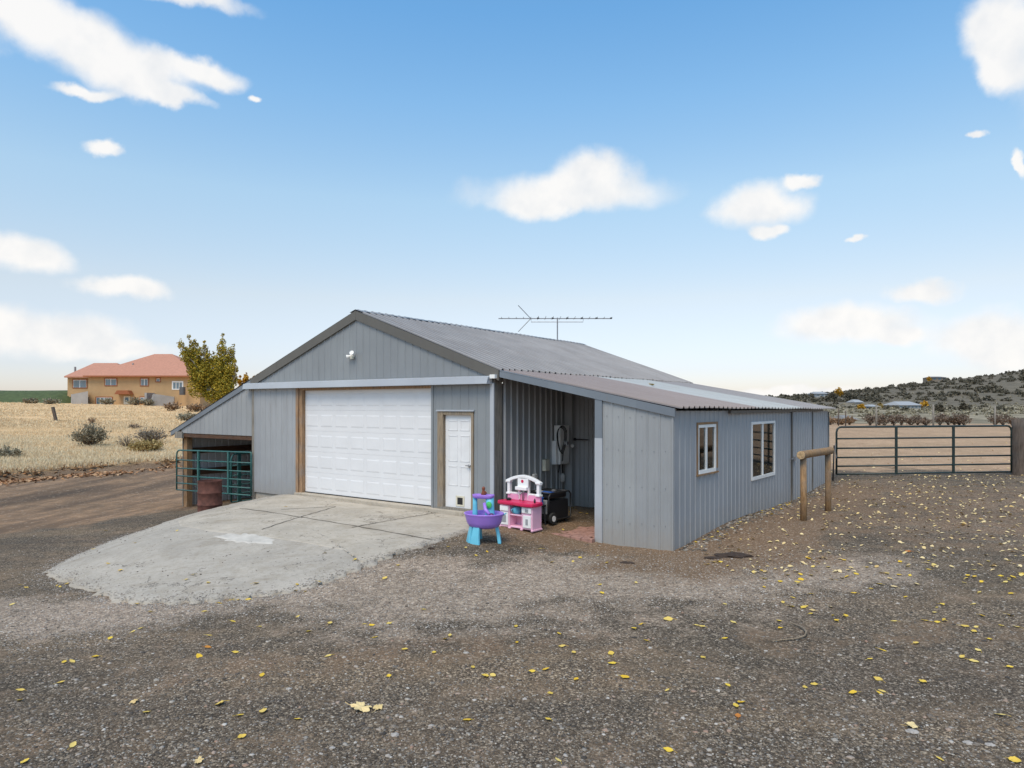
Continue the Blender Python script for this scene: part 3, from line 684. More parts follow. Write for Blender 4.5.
# flood light on gable (part of the house front)
fl = MB().lathe([(.05,0),(.055,.02),(.03,.035)], n=16, M=Matrix.Translation((-3.64,-.012,3.40)) @ Matrix.Rotation(R(90),4,'X'))
def cone(mb, c_, d_, r0, r1, l):
    q = Vector(d_).to_track_quat('Z','Y').to_matrix().to_4x4(); mb.lathe([(r0,0),(r0*1.1,l*.5),(r1,l*.9),(r1,l),(r1*.8,l-.01)], n=16, M=Matrix.Translation(c_) @ q)
cone(fl, (-3.67,-.06,3.42), (-.75,-.5,-.25), .035, .065, .17); cone(fl, (-3.60,-.06,3.45), (.25,-.6,.25), .04, .075, .15)
flo = fl.build('flood_light', M['winwhite'], shop, smooth=False); flo.scale = (.75,)*3; flo.location = (-3.62*.25, 0, 3.40*.25)
MB().box(-3.68,-3.58,-.13,-.05,3.31,3.39).build('sensor', M['ivory'], flo, bevel=.01)

# leaf on roof etc. handled with the leaves
# ------------------------------------------------------------------ things fixed in the recess
def LW(s, t, z): p = L(s, t); return (p[0], p[1], z)
ub = empty('utility_box', LW(S1+.035, 2.55, .86), -TH, 'tall pale grey utility box with round dial and looped black cable on the recess wall', 'utility box')
MB().box(0, .17, -.27, .14, 0, .9).build('cabinet', M['boxgrey'], ub, bevel=.012)
MB().box(0, .12, -.37, -.275, 0, .55).build('side_cover', M['winwhite'], ub, bevel=.01)
MB().lathe([(.085,0),(.09,.03),(.075,.06),(.04,.07)], n=24, M=Matrix.Translation((.171,-.06,.48)) @ Matrix.Rotation(R(90),4,'Y')).build('dial', M['winwhite'], ub)
MB().box(.172,.178,-.03,.02,.74,.79).build('badge', M['alu'], ub); MB().box(.243,.25,-.08,-.04,.45,.52).build('switch', M['black'], ub)
cb = MB()
for k_ in range(3):
    pts = []
    for i in range(33):
        a = 2*math.pi*i/32; pts.append((.2+.02*k_+.02*math.sin(a*2), -.30+(.16+.012*k_)*math.cos(a), .58+(.27+.02*k_)*math.sin(a)*(1 if math.sin(a) > 0 else 1.05)))
    cb.tube(pts, .009, 6, cap=False)
cb.tube([(.2,-.2,.28),(.19,-.2,.1),(.1,-.17,0),(.06,-.17,-.2)], .012, 6)
cb.build('cable', M['rubber'], ub, smooth=True)
MB().tube([(.05,-.1,0),(.05,-.1,-.95)], .018, 8).build('conduit', M['alu'], ub)
jb = empty('junction_box', LW(S1+.035, 1.86, .74), -TH, 'small beige junction box with a thin conduit left of the utility box', 'junction box')
MB().box(0,.09,-.09,.09,0,.26).build('box', M['ivory'], jb, bevel=.008); MB().tube([(.04,0,0),(.04,0,-.85)], .013, 8).build('conduit', M['alu'], jb)
so = empty('outlet_cover', LW(S1+.035, 1.42, .62), -TH, 'round grey weatherproof outlet cover low on the wall above the play kitchen', 'outlet')
MB().box(0,.06,-.07,.07,-.09,.09).build('backplate', M['boxgrey'], so, bevel=.015); MB().lathe([(.06,0),(.06,.04),(.035,.06)], n=18, M=Matrix.Translation((.06,0,.0)) @ Matrix.Rotation(R(90),4,'Y')).build('lid', M['alu'], so)
so = empty('meter_socket', LW(S1+.06, 2.62, .50), -TH, 'grey rounded electrical fitting hanging under the utility box', 'outlet')
MB().lathe([(.03,-.09),(.08,-.06),(.085,.05),(.05,.10),(.02,.12)], n=16, sx=.6).build('housing', M['boxgrey'], so, smooth=True); MB().tube([(0,0,.1),(0,0,.36)], .012, 6).build('cable', M['rubber'], so)
rod = MB().tube([(0,0,0),(.36,0,0)], .014, 8); rod.box(-.02,.0,-.03,.06,-.03,.03)
ro = rod.build('wall_rod', M['black']); ro.location = LW(S1+.28, 2.82, 1.42); ro.rotation_euler = (0,0,-TH); tag(ro, 'short black horizontal rod on the back wall of the recess', 'rod')
kn = MB().lathe([(.03,0),(.045,.03),(.03,.06),(.01,.065)], n=14, M=Matrix.Rotation(R(90),4,'X')).build('knob', M['winwhite'], shop); kn.location = (S1+.26, 2.77, 1.27)

# ------------------------------------------------------------------ play kitchen
def P2(px, Y): return (X(px, Y), Y)
kx, ky = P2(520, 13.25); kz = h1(kx, ky)
kit = empty('toy_kitchen', (kx, ky, kz-.005), R(-39), 'pink and white toy kitchen with red counter and arched back, beside the recess', 'toy kitchen'); kit.scale = (.93,)*3
# local x right, y back, z up
MB().add([], []).build
w = MB(); w.box(-.43,-.17,-.14,.18,.03,.50); w.box(.15,.43,-.14,.18,.03,.50); w.box(-.17,.15,.10,.18,.03,.50); w.box(-.17,.15,-.13,.10,.03,.07); w.box(-.17,.15,-.12,.10,.28,.31)
w.box(-.45,-.40,-.16,-.10,0,.04); w.box(-.2,-.14,-.16,-.10,0,.04); w.box(.12,.18,-.16,-.10,0,.04); w.box(.40,.45,-.16,.19,0,.04)
w.build('cabinet', M['rosep'], kit, bevel=.012)
w = MB(); 
pts = [(-.50,-.13),(-.46,-.18),(-.2,-.20),(-.05,-.17),(.1,-.21),(.3,-.22),(.46,-.18),(.49,-.05),(.47,.17),(-.48,.17)]
nn_ = len(pts); w.add([(x, y, .50) for x, y in pts]+[(x, y, .575) for x, y in pts], [tuple(range(nn_-1,-1,-1)), tuple(range(nn_, 2*nn_))]+[(i, (i+1) % nn_, (i+1) % nn_+nn_, i+nn_) for i in range(nn_)])
w.build('counter', M['red'], kit, bevel=.02)
w = MB(); w.box(-.42,-.10,.10,.17,.575,.70); w.box(.12,.44,.10,.17,.575,.70); w.box(-.10,.12,.13,.17,.575,.74); w.build('splashback', M['pink'], kit, bevel=.01)
# arched white back: side pillars, centre panel, arch
w = MB()
for xx in (-.42, .36): w.box(xx, xx+.07, .09, .17, .70, .97); w.box(xx-.02, xx+.09, .07, .19, .69, .73); w.box(xx-.02, xx+.09, .07, .19, .945, .985)
w.box(-.13,-.095,.10,.16,.60,.80); w.box(.115,.15,.10,.16,.60,.98); w.box(-.13,.15,.08,.17,.86,1.04); w.box(-.16,.14,.03,.12,.80,.87)
w.box(-.36,-.13,.10,.16,.70,.735); w.box(.15,.36,.10,.16,.70,.735)
N_ = 18; vs = []; fs = []
for i in range(N_+1):
    q = -1+2*i/N_; xx = .46*q; zt = .985+.13*(1-abs(q)**1.8); zb = .93+.13*(1-abs(q)**1.6)-.005
    for yy in (.08, .17): vs += [(xx, yy, zb), (xx, yy, zt)]
for i in range(N_):
    a = i*4; b__ = a+4; fs += [(a, b__, b__+1, a+1), (a+2, a+3, b__+3, b__+2), (a+1, b__+1, b__+3, a+3), (a, a+2, b__+2, b__)]
fs += [(0,1,3,2), (N_*4, N_*4+2, N_*4+3, N_*4+1)]
w.add(vs, fs); w.build('arched_back', M['toywhite'], kit, bevel=.008)
MB().lathe([(.035,0),(.035,.006)], n=7, M=Matrix.Translation((.0,.079,.985)) @ Matrix.Rotation(R(90),4,'X')).build('emblem', M['red'], kit)
w = MB(); w.box(-.40,-.20,-.155,-.141,.08,.35); w.box(-.41,-.19,-.17,-.141,.37,.47); w.build('oven_door', M['toywhite'], kit, bevel=.006); MB().box(-.37,-.25,-.158,-.1555,.13,.28).build('oven_window', M['toygrey'], kit)
w = MB(); w.box(.17,.41,-.165,-.141,.37,.48); w.box(.20,.40,-.16,-.141,.07,.32); w.build('drawer', M['toywhite'], kit, bevel=.006)
MB().box(.26,.34,-.169,-.1655,.39,.45).build('decal', M['toygrey'], kit); MB().box(.27,.33,-.164,-.1605,.13,.25).build('decal', M['toygrey'], kit)
w = MB().tube([(0,.1,.575),(0,.1,.72),(.0,.04,.75),(.0,.0,.72)], .016, 8); w.build('tap', M['toygrey'], kit, smooth=True)
w = MB().lathe([(.05,0),(.06,.03),(.03,.05)], c=(-.30,0,.576), n=12); w.build('hob_knob', M['black'], kit)
MB().lathe([(.02,0),(.022,.05),(.008,.09)], c=(.40,-.02,.576), n=10).build('salt_shaker', M['black'], kit)
jug = MB().lathe([(.055,0),(.09,.03),(.095,.12),(.06,.15)], c=(0,0,0), n=16, sy=.7).tube([(-.08,0,.12),(-.13,0,.09),(-.09,0,.03)], .012, 6)
jo = jug.build('toy_jug', M['aqua'], smooth=True); mw = Matrix.Translation((kx,ky,kz-.005)) @ Matrix.Rotation(R(-39),4,'Z') @ Matrix.Scale(.93,4); jo.scale = (.93,)*3; jo.location = mw @ Vector((-.05,-.03,.312)); jo.rotation_euler = (0,0,R(20)); tag(jo, 'light blue plastic jug on the inner shelf of the toy kitchen', 'toy jug')

# ------------------------------------------------------------------ water table
tx, ty = P2(484, 12.1); tz = h1(tx, ty)
wt = empty('water_table', (tx, ty, tz-.01), R(-20), 'purple and aqua toddler water table with two tiers, at the edge of the concrete', 'water table'); wt.scale = (1.02,1.02,1.13)
prof = [(.20,.24),(.27,.27),(.31,.33),(.335,.42),(.35,.45),(.36,.465),(.35,.475),(.325,.462),(.30,.40),(.26,.33),(.12,.31)]
MB().lathe(prof, n=40, sy=.82).build('basin', M['purple'], wt, smooth=True)
for a in (-105, 15, 135, 215):
    l_ = MB(); ca, sa = math.cos(R(a)), math.sin(R(a)); vs = []
    for z_, r_, w_ in ((0,.31,.095),(.14,.285,.072),(.30,.245,.06)):
        for dr in (-.06, .0):
            for sd in (-1, 1): vs.append(((r_+dr)*ca-sa*w_*sd, ((r_+dr)*sa+ca*w_*sd)*.85, z_))
    fs = []
    for i in (0, 4): fs += [(i,i+1,i+5,i+4),(i+2,i+6,i+7,i+3),(i,i+4,i+6,i+2),(i+1,i+3,i+7,i+5)]
    fs += [(0,2,3,1),(8,9,11,10)]
    l_.add(vs, fs).build('leg', M['aqua'], wt, bevel=.012)
for xx, yy, ww, z1 in ((-.19,.05,.042,.71),(.09,.05,.075,.71)):
    t_ = MB().lathe([(ww*1.5,.315),(ww*1.15,.45),(ww,.58),(ww*.95,z1)], c=(xx,yy,0), n=16, sy=.8); t_.build('tower', M['aqua'], wt, smooth=True)
tr = MB()
outl = []
for i in range(40):
    a = 2*math.pi*i/40; rx = .12 if math.cos(a) > 0 else .10
    cx_ = .09*max(-1, min(1, 2.2*math.cos(a)))-.04; outl.append((cx_+rx*.9*math.cos(a), .05+(.095+.02*math.cos(2*a))*math.sin(a)))
for z0_, sc_ in ((.695,.8),(.71,1),(.745,1.06),(.755,1.02),(.735,.92)):
    pass
vs = []; rings_ = ((.69,.82),(.705,1),(.745,1.06),(.752,1.02),(.73,.93),(.73,.02))
for z0_, sc_ in rings_: vs += [((x+.04)*sc_-.04, (y-.05)*sc_+.05, z0_) for x, y in outl]
fs = [(r_*40+j, r_*40+(j+1) % 40, (r_+1)*40+(j+1) % 40, (r_+1)*40+j) for r_ in range(len(rings_)-1) for j in range(40)]+[tuple(range(39,-1,-1))]
tr.add(vs, fs).build('upper_tray', M['purple'], wt, smooth=True)
MB().tube([(.02,-.03,.62),(.07,-.10,.53),(.16,-.14,.47)], [.03,.032,.026], 10).build('slide', M['purple'], wt, smooth=True)
MB().lathe([(.05,0),(.052,.02),(.02,.03)], n=14, M=Matrix.Translation((.10,-.01,.60)) @ Matrix.Rotation(R(90),4,'X')).build('spinner', M['toygreen'], wt)
wtm = Matrix.Translation((tx,ty,tz-.01)) @ Matrix.Rotation(R(-20),4,'Z') @ Matrix.Diagonal((1.02,1.02,1.13,1))
def toy(mb, name, mat, lp_, label, cat, smooth=True):
    o = mb.build(name, mat, smooth=smooth); o.location = wtm @ Vector(lp_); tag(o, label, cat); return o
toy(MB().lathe([(.035,0),(.045,.03),(.032,.07),(.022,.095),(.03,.12),(.03,.145),(.012,.165)], n=14, sy=.8).tube([(.03,0,.08),(.06,-.01,.04)], .01, 6), 'toy_figure', M['toybrown'], (-.03,.05,.73), 'small brown toy figure standing on the upper tray of the water table', 'toy figure')
toy(MB().lathe([(.05,0),(.065,.03),(.055,.07),(.02,.09)], n=14).tube([(.05,0,.05),(.10,0,.03)], .014, 6), 'bath_toy', M['toypurple'], (.0,-.15,.34), 'dark purple toy lying in the basin of the water table', 'bath toy')
toy(MB().lathe([(.04,0),(.05,.06),(.045,.065)], n=14), 'toy_cup', M['rosep'], (-.08,-.12,.36), 'pale pink toy cup in the basin of the water table', 'toy cup')
toy(MB().lathe([(.035,0),(.05,.05),(.04,.08),(.02,.10)], n=12), 'toy_scoop', M['toypurple'], (.19,-.12,.40), 'dark toy scoop under the purple slide of the water table', 'toy scoop')
toy(MB().lathe([(.045,0),(.06,.05),(.055,.055)], n=12).tube([(.05,0,.04),(.13,.02,.08)], .012, 6), 'toy_ladle', M['aqua'], (.27,.02,.40), 'light blue toy ladle at the right rim of the water table', 'toy ladle')

# ------------------------------------------------------------------ generator
gx_, gy_ = P2(549.5, 14.1); gz_ = h1(gx_, gy_)
gen = empty('generator', (gx_, gy_, gz_), R(-42), 'black portable generator on wheels behind the toy kitchen', 'generator')
fr_ = MB()
for xx in (-.27, .27):
    fr_.tube([(xx,-.36,.10),(xx,-.36,.56),(xx,-.30,.62),(xx,.30,.62),(xx,.36,.56),(xx,.36,.10),(xx,.30,.08),(xx,-.30,.08),(xx,-.36,.10)], .018, 8)
for yy, zz in ((-.30,.62),(.30,.62),(-.30,.08),(.30,.08)): fr_.tube([(-.27,yy,zz),(.27,yy,zz)], .018, 8)
fr_.build('frame', M['black'], gen, smooth=True)
MB().box(-.24,.24,-.32,.32,.08,.46).lathe([(.16,-.2),(.17,0),(.16,.2)], n=20, M=Matrix.Translation((0,.05,.30)) @ Matrix.Rotation(R(90),4,'X')).box(-.12,.18,-.3,-.05,.28,.48).build('engine', M['black'], gen, bevel=.01)
MB().box(-.24,.24,-.28,.28,.50,.62).build('fuel_tank', M['black'], gen, bevel=.04)
sl_ = MB()
for k_ in range(6): sl_.box(-.262,-.245,-.26,.05,.14+k_*.045,.165+k_*.045)
sl_.build('louvre', M['toygrey'], gen)
MB().box(-.256,-.243,.10,.26,.16,.34).build('warning_plate', M['winwhite'], gen)
MB().lathe([(.05,0),(.055,.02),(.03,.03)], c=(.05,.08,.62), n=16).build('fuel_cap', M['alu'], gen)
w = MB(); w.box(-.20,.20,-.335,-.305,.20,.48); w.build('control_panel', M['toygrey'], gen, bevel=.01)
w = MB(); w.box(-.05,.2,-.22,-.10,.622,.632); w.build('label_plate', M['toyblue'], gen); w = MB(); w.box(-.2,-.06,-.22,-.12,.622,.632); w.build('label_plate', M['winwhite'], gen)
for xx in (-.31, .31):
    mt = Matrix.Translation((xx,-.28,.12)) @ Matrix.Rotation(R(90),4,'Y')
    wo = MB().lathe([(.06,-.03),(.11,-.03),(.12,-.015),(.12,.015),(.11,.03),(.06,.03)], n=24, M=mt).build('wheel', M['rubber'], gen)
    MB().lathe([(.058,-.034),(.062,0),(.058,.034)], n=18, M=mt).build('rim', M['winwhite'], wo)
for xx in (-.2,.2): MB().box(xx-.02,xx+.02,.27,.31,0,.08).build('foot', M['rubber'], gen)
bl = MB().box(-.16,.16,-.12,.12,0,.12).box(-.17,.17,-.13,.13,.12,.15).build('blue_box', M['toyblue'], bevel=.015); bx_, by_ = P2(533.5, 13.7); bl.location = (bx_, by_, .40+gz_); bl.rotation_euler=(0,0,R(-39)); tag(bl, 'blue plastic storage box seen through the arch of the toy kitchen', 'storage box')
st_ = MB()
st_.box(-.2,.2,-.16,.16,.36,.395)
for a in (-1,1):
    for b__ in (-1,1): st_.bar((a*.16,b__*.13,.36),(a*.19,b__*.15,0),.03,.03)
so_ = st_.build('low_stand', M['black']); so_.location = (bx_, by_, gz_); so_.rotation_euler=(0,0,R(-39)); tag(so_, 'low black stand under the blue storage box behind the toy kitchen', 'stand')

# ------------------------------------------------------------------ brick mat in the recess
bm_ = empty('brick_paving', LW(1.98, .82, h1(*L(2.4,.6))), -TH, 'patch of terracotta brick pavers laid on the floor of the recess', 'paving')
brickm = plain('terracotta', (.34,.19,.15), .85, var=.25, scale=9, bmp=.003)
pv = MB()
for i in range(5):
    for j in range(12):
        x0 = .0+i*.235; y0 = -1.0+j*.125; oo = .117 if j % 2 else 0
        if x0+oo+.225 > .93: continue
        dz = random.uniform(-.006, .006)
        pv.box(x0+oo, x0+oo+.222, y0, y0+.115, -.06+dz, .018+dz)
pv.build('bricks', brickm, bm_, bevel=.005)

# ------------------------------------------------------------------ drum
bx, by = L(-7.28, -1.5); bz = -.57
prof = [(.27,0),(.29,.0),(.292,.02),(.285,.03),(.285,.27),(.30,.29),(.30,.305),(.285,.325),(.285,.57),(.30,.59),(.30,.605),(.285,.625),(.285,.86),(.297,.875),(.297,.895),(.28,.895),(.275,.85),(.27,.1),(.02,.1)]
dr = MB().lathe(prof, n=40).build('oil_drum', M['rust'], smooth=True); dr.location = (bx, by, bz); tag(dr, 'rusty brown steel oil drum at the left edge of the concrete', 'oil drum')
e = dr.modifiers.new('EdgeSplit', 'EDGE_SPLIT'); e.split_angle = R(50)

# ------------------------------------------------------------------ pipe gates
def gate(name, A, B, z0A, z1A, z0B, z1B, ups, mat, label, cat, rail=.02, nr=6, rounded=(True, True), upw=.04):
    A = Vector((*A, 0)); B = Vector((*B, 0)); g_ = empty(name, (A.x, A.y, 0), math.atan2(B.y-A.y, B.x-A.x), label, cat); Ln = (B-A).length
    def zz(q, f): return (z0A+(z0B-z0A)*q)*(1-f)+(z1A+(z1B-z1A)*q)*f
    rr = .12; pts = []
    def P_(x, f, dz=0): q = x/Ln; return (x, 0, zz(q, f)+dz)
    pts = [P_(0,0), P_(0,1,-rr*1.3)]
    if rounded[0]: pts += [(rr*.25,0,zz(0,1)-rr*.5), (rr*.8,0,zz(0,1)-rr*.08)]
    else: pts += [P_(0,1)]
    pts += [P_(rr*1.4,1), P_(Ln-rr*1.4,1)]
    if rounded[1]: pts += [(Ln-rr*.8,0,zz(1,1)-rr*.08), (Ln-rr*.25,0,zz(1,1)-rr*.5)]
    else: pts += [P_(Ln,1)]
    pts += [P_(Ln,1,-rr*1.3), P_(Ln,0), ]
    MB().tube(pts, rail*1.15, 8).build('frame', mat, g_, smooth=True)
    for k_ in range(nr-1):
        f = k_/(nr-1)*1.0 if k_ else 0
        f = [0, .17, .355, .55, .755][k_] if nr == 6 else f
        MB().tube([P_(0,f), P_(Ln,f)], rail, 8).build('rail', mat, g_, smooth=True)
    for x in ups: MB().box(x-upw, x+upw, -.028, .028, zz(x/Ln,0), zz(x/Ln,1)).build('upright', mat, g_)
    return g_
GA = (X(836.5,21), 21); GB = (X(1011.5,21.6), 21.6)
gl = math.hypot(GB[0]-GA[0], GB[1]-GA[1])
fg = gate('farm_gate', GA, GB, .10, 1.55, .12, 1.57, (gl*.335, gl*.662), M['green'], 'long dark green pipe gate across the dirt track right of the workshop', 'gate', rail=.026, upw=.03)
for k_, (zz, xx) in enumerate(((.45, gl+.06),(1.25, gl+.06))): MB().box(gl-.02, gl+.16, -.03, .03, zz, zz+.05).build('hinge', M['green'], fg)
w = MB(); w.tube([(-.03,0,1.05),(-.06,-.03,.8),(-.02,-.03,.6)], .012, 6); w.build('chain', M['alu'], fg)
TA = L(-11.36, -.12); TB = L(-7.58, -.12)
tg = gate('corral_gate', TA, TB, -.34, .86, -.23, .94, (1.20, 2.72), M['teal'], 'teal pipe gate across the front of the open left lean-to', 'gate', rounded=(True, False), upw=.035)
TA2 = L(-9.25, .35); TB2 = L(-9.0, 6.5)
gate('corral_gate', TA2, TB2, -.6, .80, -.6, .80, (.25, 2.0, 4.0), M['teal'], 'second teal pipe panel standing inside the left lean-to behind the gate', 'corral panel', rail=.022, upw=.05)

# posts
gp = MB(); n_ = 14; vs = []
zb, zt = -.3, 1.78
for k_ in range(9):
    for j in range(n_):
        a = 2*math.pi*j/n_; r_ = .24*(1+.10*noise.noise(Vector((math.cos(a)*1.5, math.sin(a)*1.5, k_*.5)))+.05*math.sin(a*5)); vs.append((r_*math.cos(a), r_*math.sin(a), zb+(zt-zb)*k_/8+(.03*math.sin(a*2) if k_ == 8 else 0)))
gp.add(vs, [(k_*n_+j, k_*n_+(j+1) % n_, (k_+1)*n_+(j+1) % n_, (k_+1)*n_+j) for k_ in range(8) for j in range(n_)]+[tuple(range(8*n_, 9*n_))])
o = gp.build('gate_post', M['tie'], smooth=True); o.location = (X(1021, 21.5), 21.5, 0); tag(o, 'thick weathered wooden gate post at the right end of the green gate', 'post')
o = MB().tube([(0,0,0),(.05,.02,1.15)], .022, 8).build('steel_stake', M['black'], smooth=True); o.location = (X(832.8,20.3), 20.3, h1(X(832.8,20.3),20.3)-.1); tag(o, 'thin dark steel stake leaning at the left end of the green gate', 'stake')
# hitching rail
hp1 = (X(803.5,14.1), 14.1); hp2 = (X(828,15.3), 15.3)
hr = empty('hitching_rail', (hp1[0], hp1[1], h1(*hp1)), math.atan2(hp2[1]-hp1[1], hp2[0]-hp1[0]), 'wooden hitching rail, one thick log on two posts, beside the side wall', 'hitching rail')
hl = math.hypot(hp2[0]-hp1[0], hp2[1]-hp1[1]); zt = 1.15-h1(*hp1)
for k_, xx in enumerate((0, hl)): MB().tube([(xx,0,-.2),(xx+.01,0,.5),(xx,.005,zt)], [.068,.064,.062], 16).build('post', M['logwood'], hr, smooth=True)
lg = MB().tube([(-.16,0,zt+.05),(.4,0,zt+.055),(hl+.17,0,zt+.05)], [.086,.080,.082], 20, cap=False).build('log', M['logwood'], hr, smooth=True)
for xx, s_ in ((-.16, -1), (hl+.17, 1)):
    MB().lathe([(.085,0),(.078,.006),(.01,.008)], n=20, M=Matrix.Translation((xx,0,zt+.05)) @ Matrix.Rotation(R(90)*s_,4,'Y')).build('log_end', M['logend'], lg)

# ------------------------------------------------------------------ antenna
ax, ay = L(APX[0], 9.2)
an = empty('tv_antenna', (ax, ay, APX[1]), 0, 'long roof antenna with a forked end, on a mast at the ridge', 'antenna')
MB().tube([(0,0,-.05),(0,0,.80)], .022, 8).build('mast', M['alu'], an)
zb = .77
MB().box(-2.06,1.9,-.015,.015,zb-.015,zb+.015).build('boom', M['alu'], an)
MB().tube([(-.92,0,zb),(-.92,0,zb-.12),(.9,0,zb-.12),(.9,0,zb)], .012, 6).build('brace', M['alu'], an)
for s_ in (-1, 1): MB().tube([(-.93,0,zb),(-1.37,0,zb+s_*.46)], .015, 6).build('fork_arm', M['alu'], an)
for k_ in range(16):
    xx = -1.95+k_*.255; l_ = .62-.025*k_ if k_ > 4 else .25
    MB().tube([(xx,-l_,zb+.02),(xx,l_,zb+.02)], .009, 6).build('element', M['alu'], an)
    if k_ > 4 and k_ % 2: MB().box(xx-.035,xx+.035,-.03,.03,zb-.01,zb+.035).build('clip', M['black'], an)

# ------------------------------------------------------------------ far house
HYD = 130.
def hX(px): return X(px, HYD)
def hZ(py): return Z(py, HYD)
house = empty('country_house', (hX(130), HYD, hZ(404)), 0, 'ochre stucco house with a salmon hipped roof on the grassy rise at left', 'house')
ox, oz = hX(130), hZ(404)
def hx(px): return hX(px)-ox
def hz(py): return hZ(py)-oz
def h2(px, y): return X(px, HYD+y)-ox
M['stucco'] = plain('ochre_stucco', (.46,.30,.155), .9, var=.08, scale=.8)
M['tile'] = plain('salmon_roof', (.47,.225,.15), .8, var=.12, scale=2.5, sc3=(1,1,3))
M['rust_trim'] = plain('rust_trim', (.30,.10,.04), .7)
M['grey_block'] = plain('grey_block', (.34,.32,.30), .9, var=.12, scale=1)
M['salmon'] = M['tile']
ey = hz(377)
MB().box(hx(88.5), hx(200), 0, 16, -1.5, ey).build('wall', M['stucco'], house)
MB().box(h2(67.5,2), hx(88.5)-.01, 2, 13, hz(397), ey).build('wing_wall', M['stucco'], house)
def hip(x0, x1, y0, y1, z0, rx0, rx1, ry, z1, mb): mb.add([(x0,y0,z0),(x1,y0,z0),(x1,y1,z0),(x0,y1,z0),(rx0,ry,z1),(rx1,ry,z1),(x0,y0,z0-.25),(x1,y0,z0-.25),(x1,y1,z0-.25),(x0,y1,z0-.25)], [(0,1,5,4),(1,2,5),(2,3,4,5),(3,0,4),(0,6,7,1),(1,7,8,2),(2,8,9,3),(3,9,6,0),(6,9,8,7)])
r = MB(); hip(hx(86), hx(203), -.9, 17, ey+.25, h2(154.5,8), h2(172,8), 8, Z(354, 138)-oz, r); ro_ = r.build('roof', M['tile'], house)
r = MB(); hip(h2(64,1), hx(120), 1.0, 14, ey+.2, h2(94,7.5), h2(117,7.5), 7.5, Z(363, 137.5)-oz, r); r.build('wing_roof', M['tile'], house)
for px_, py_, yy in ((159.5,354,8),(133,364,3.5),(107,369.5,2.5)): MB().tube([(h2(px_,yy),yy,hz(py_)-.6),(h2(px_,yy),yy,hz(py_)+.35)], .16, 8).build('vent_pipe', M['alu'], ro_)
MB().box(h2(74,4),h2(75.3,4),4,4.3,hz(374),hz(364)-.3).build('chimney', M['alu'], house)
MB().box(hx(86), hx(203), -.96, -.9, ey-.02, ey+.24).build('gutter', M['rust_trim'], house)
def hwin(x0, x1, y0, y1, fm='rust_trim', sp=1, yy=0):
    a, b__, c_, d_ = h2(x0,yy), h2(x1,yy), hz(y1), hz(y0); e_ = .17
    f = MB(); f.box(a-e_,b__+e_,yy-.08,yy-.01,d_,d_+e_); f.box(a-e_,b__+e_,yy-.08,yy-.01,c_-e_,c_); f.box(a-e_,a,yy-.08,yy-.01,c_,d_); f.box(b__,b__+e_,yy-.08,yy-.01,c_,d_)
    fo = f.build('window', M[fm], house); MB().box(a,b__,yy-.03,yy-.01,c_,d_).build('pane', M['farglass'], fo)
    m_ = MB()
    for k_ in range(sp+1): q = a+(b__-a)*k_/sp; m_.box(q-.05,q+.05,yy-.06,yy-.032,c_,d_)
    m_.box(a,b__,yy-.055,yy-.034,d_-.09,d_); m_.build('sash', M['winwhite'], fo)
hwin(105.5,116.5,378.8,385.3,sp=2); hwin(141,148,378.8,385.5,sp=2); hwin(156.5,160,378.5,381.5); hwin(173,182.5,382,388.8,fm='winwhite',sp=3)
hwin(73.5,86.5,379.5,387.3,sp=2,yy=2); hwin(96.5,112,397.5,404.3,sp=4); hwin(140.5,147.5,397.3,402.6,sp=2)
d_ = MB().box(hx(123.8),hx(130.2),-.06,-.01,hz(404.3),hz(396)).build('front_door', M['ivory'], house); MB().box(hx(125.3),hx(128.7),-.08,-.062,hz(402),hz(397.3)).build('door_glass', M['farglass'], d_)
MB().prism([(hx(118.5),hz(394.3)),(hx(134),hz(394.3)),(hx(131.5),hz(390.5)),(hx(121),hz(390.5))], -1.4, -.01).build('porch_roof', M['rust_trim'], house)
MB().hexa([(h2(72,-3.5),-3.5,-2),(h2(88,-3.5),-3.5,-2),(hx(88),-.3,-2),(hx(72),-.3,-2),(h2(72,-3.5),-3.5,hz(394.5)),(h2(88,-3.5),-3.5,hz(391.5)),(hx(88),-.3,hz(391.5)),(hx(72),-.3,hz(394.5))]).build('retaining_wall', M['grey_block'], house)
MB().hexa([(h2(153,-3),-3,-2),(hx(177),-1.2,-2),(hx(177),-.9,-2),(hx(153),-2.6,-2),(h2(153,-3),-3,hz(394)),(hx(177),-1.2,hz(397)),(hx(177),-.9,hz(397)),(h2(153,-3),-2.6,hz(394))]).build('retaining_wall', M['grey_block'], house)
MB().box(hx(153),hx(153)+.4,-3,-.1,-2,hz(393)).build('retaining_wall', M['grey_block'], house)
MB().box(hx(62),hx(66),1,2,hz(391),hz(388)).build('heat_pump', M['alu'], house) if False else None
o = MB().box(0,.8,0,.8,0,1.5).box(.1,.7,-.03,0,.2,1.3).build('air_conditioner', plain('dark_grille', (.09,.09,.095), .6), bevel=.05); o.location = (hX(183.6), HYD-1.7, hZ(395)); tag(o, 'dark upright air conditioner unit at the right end of the ochre house', 'air conditioner')
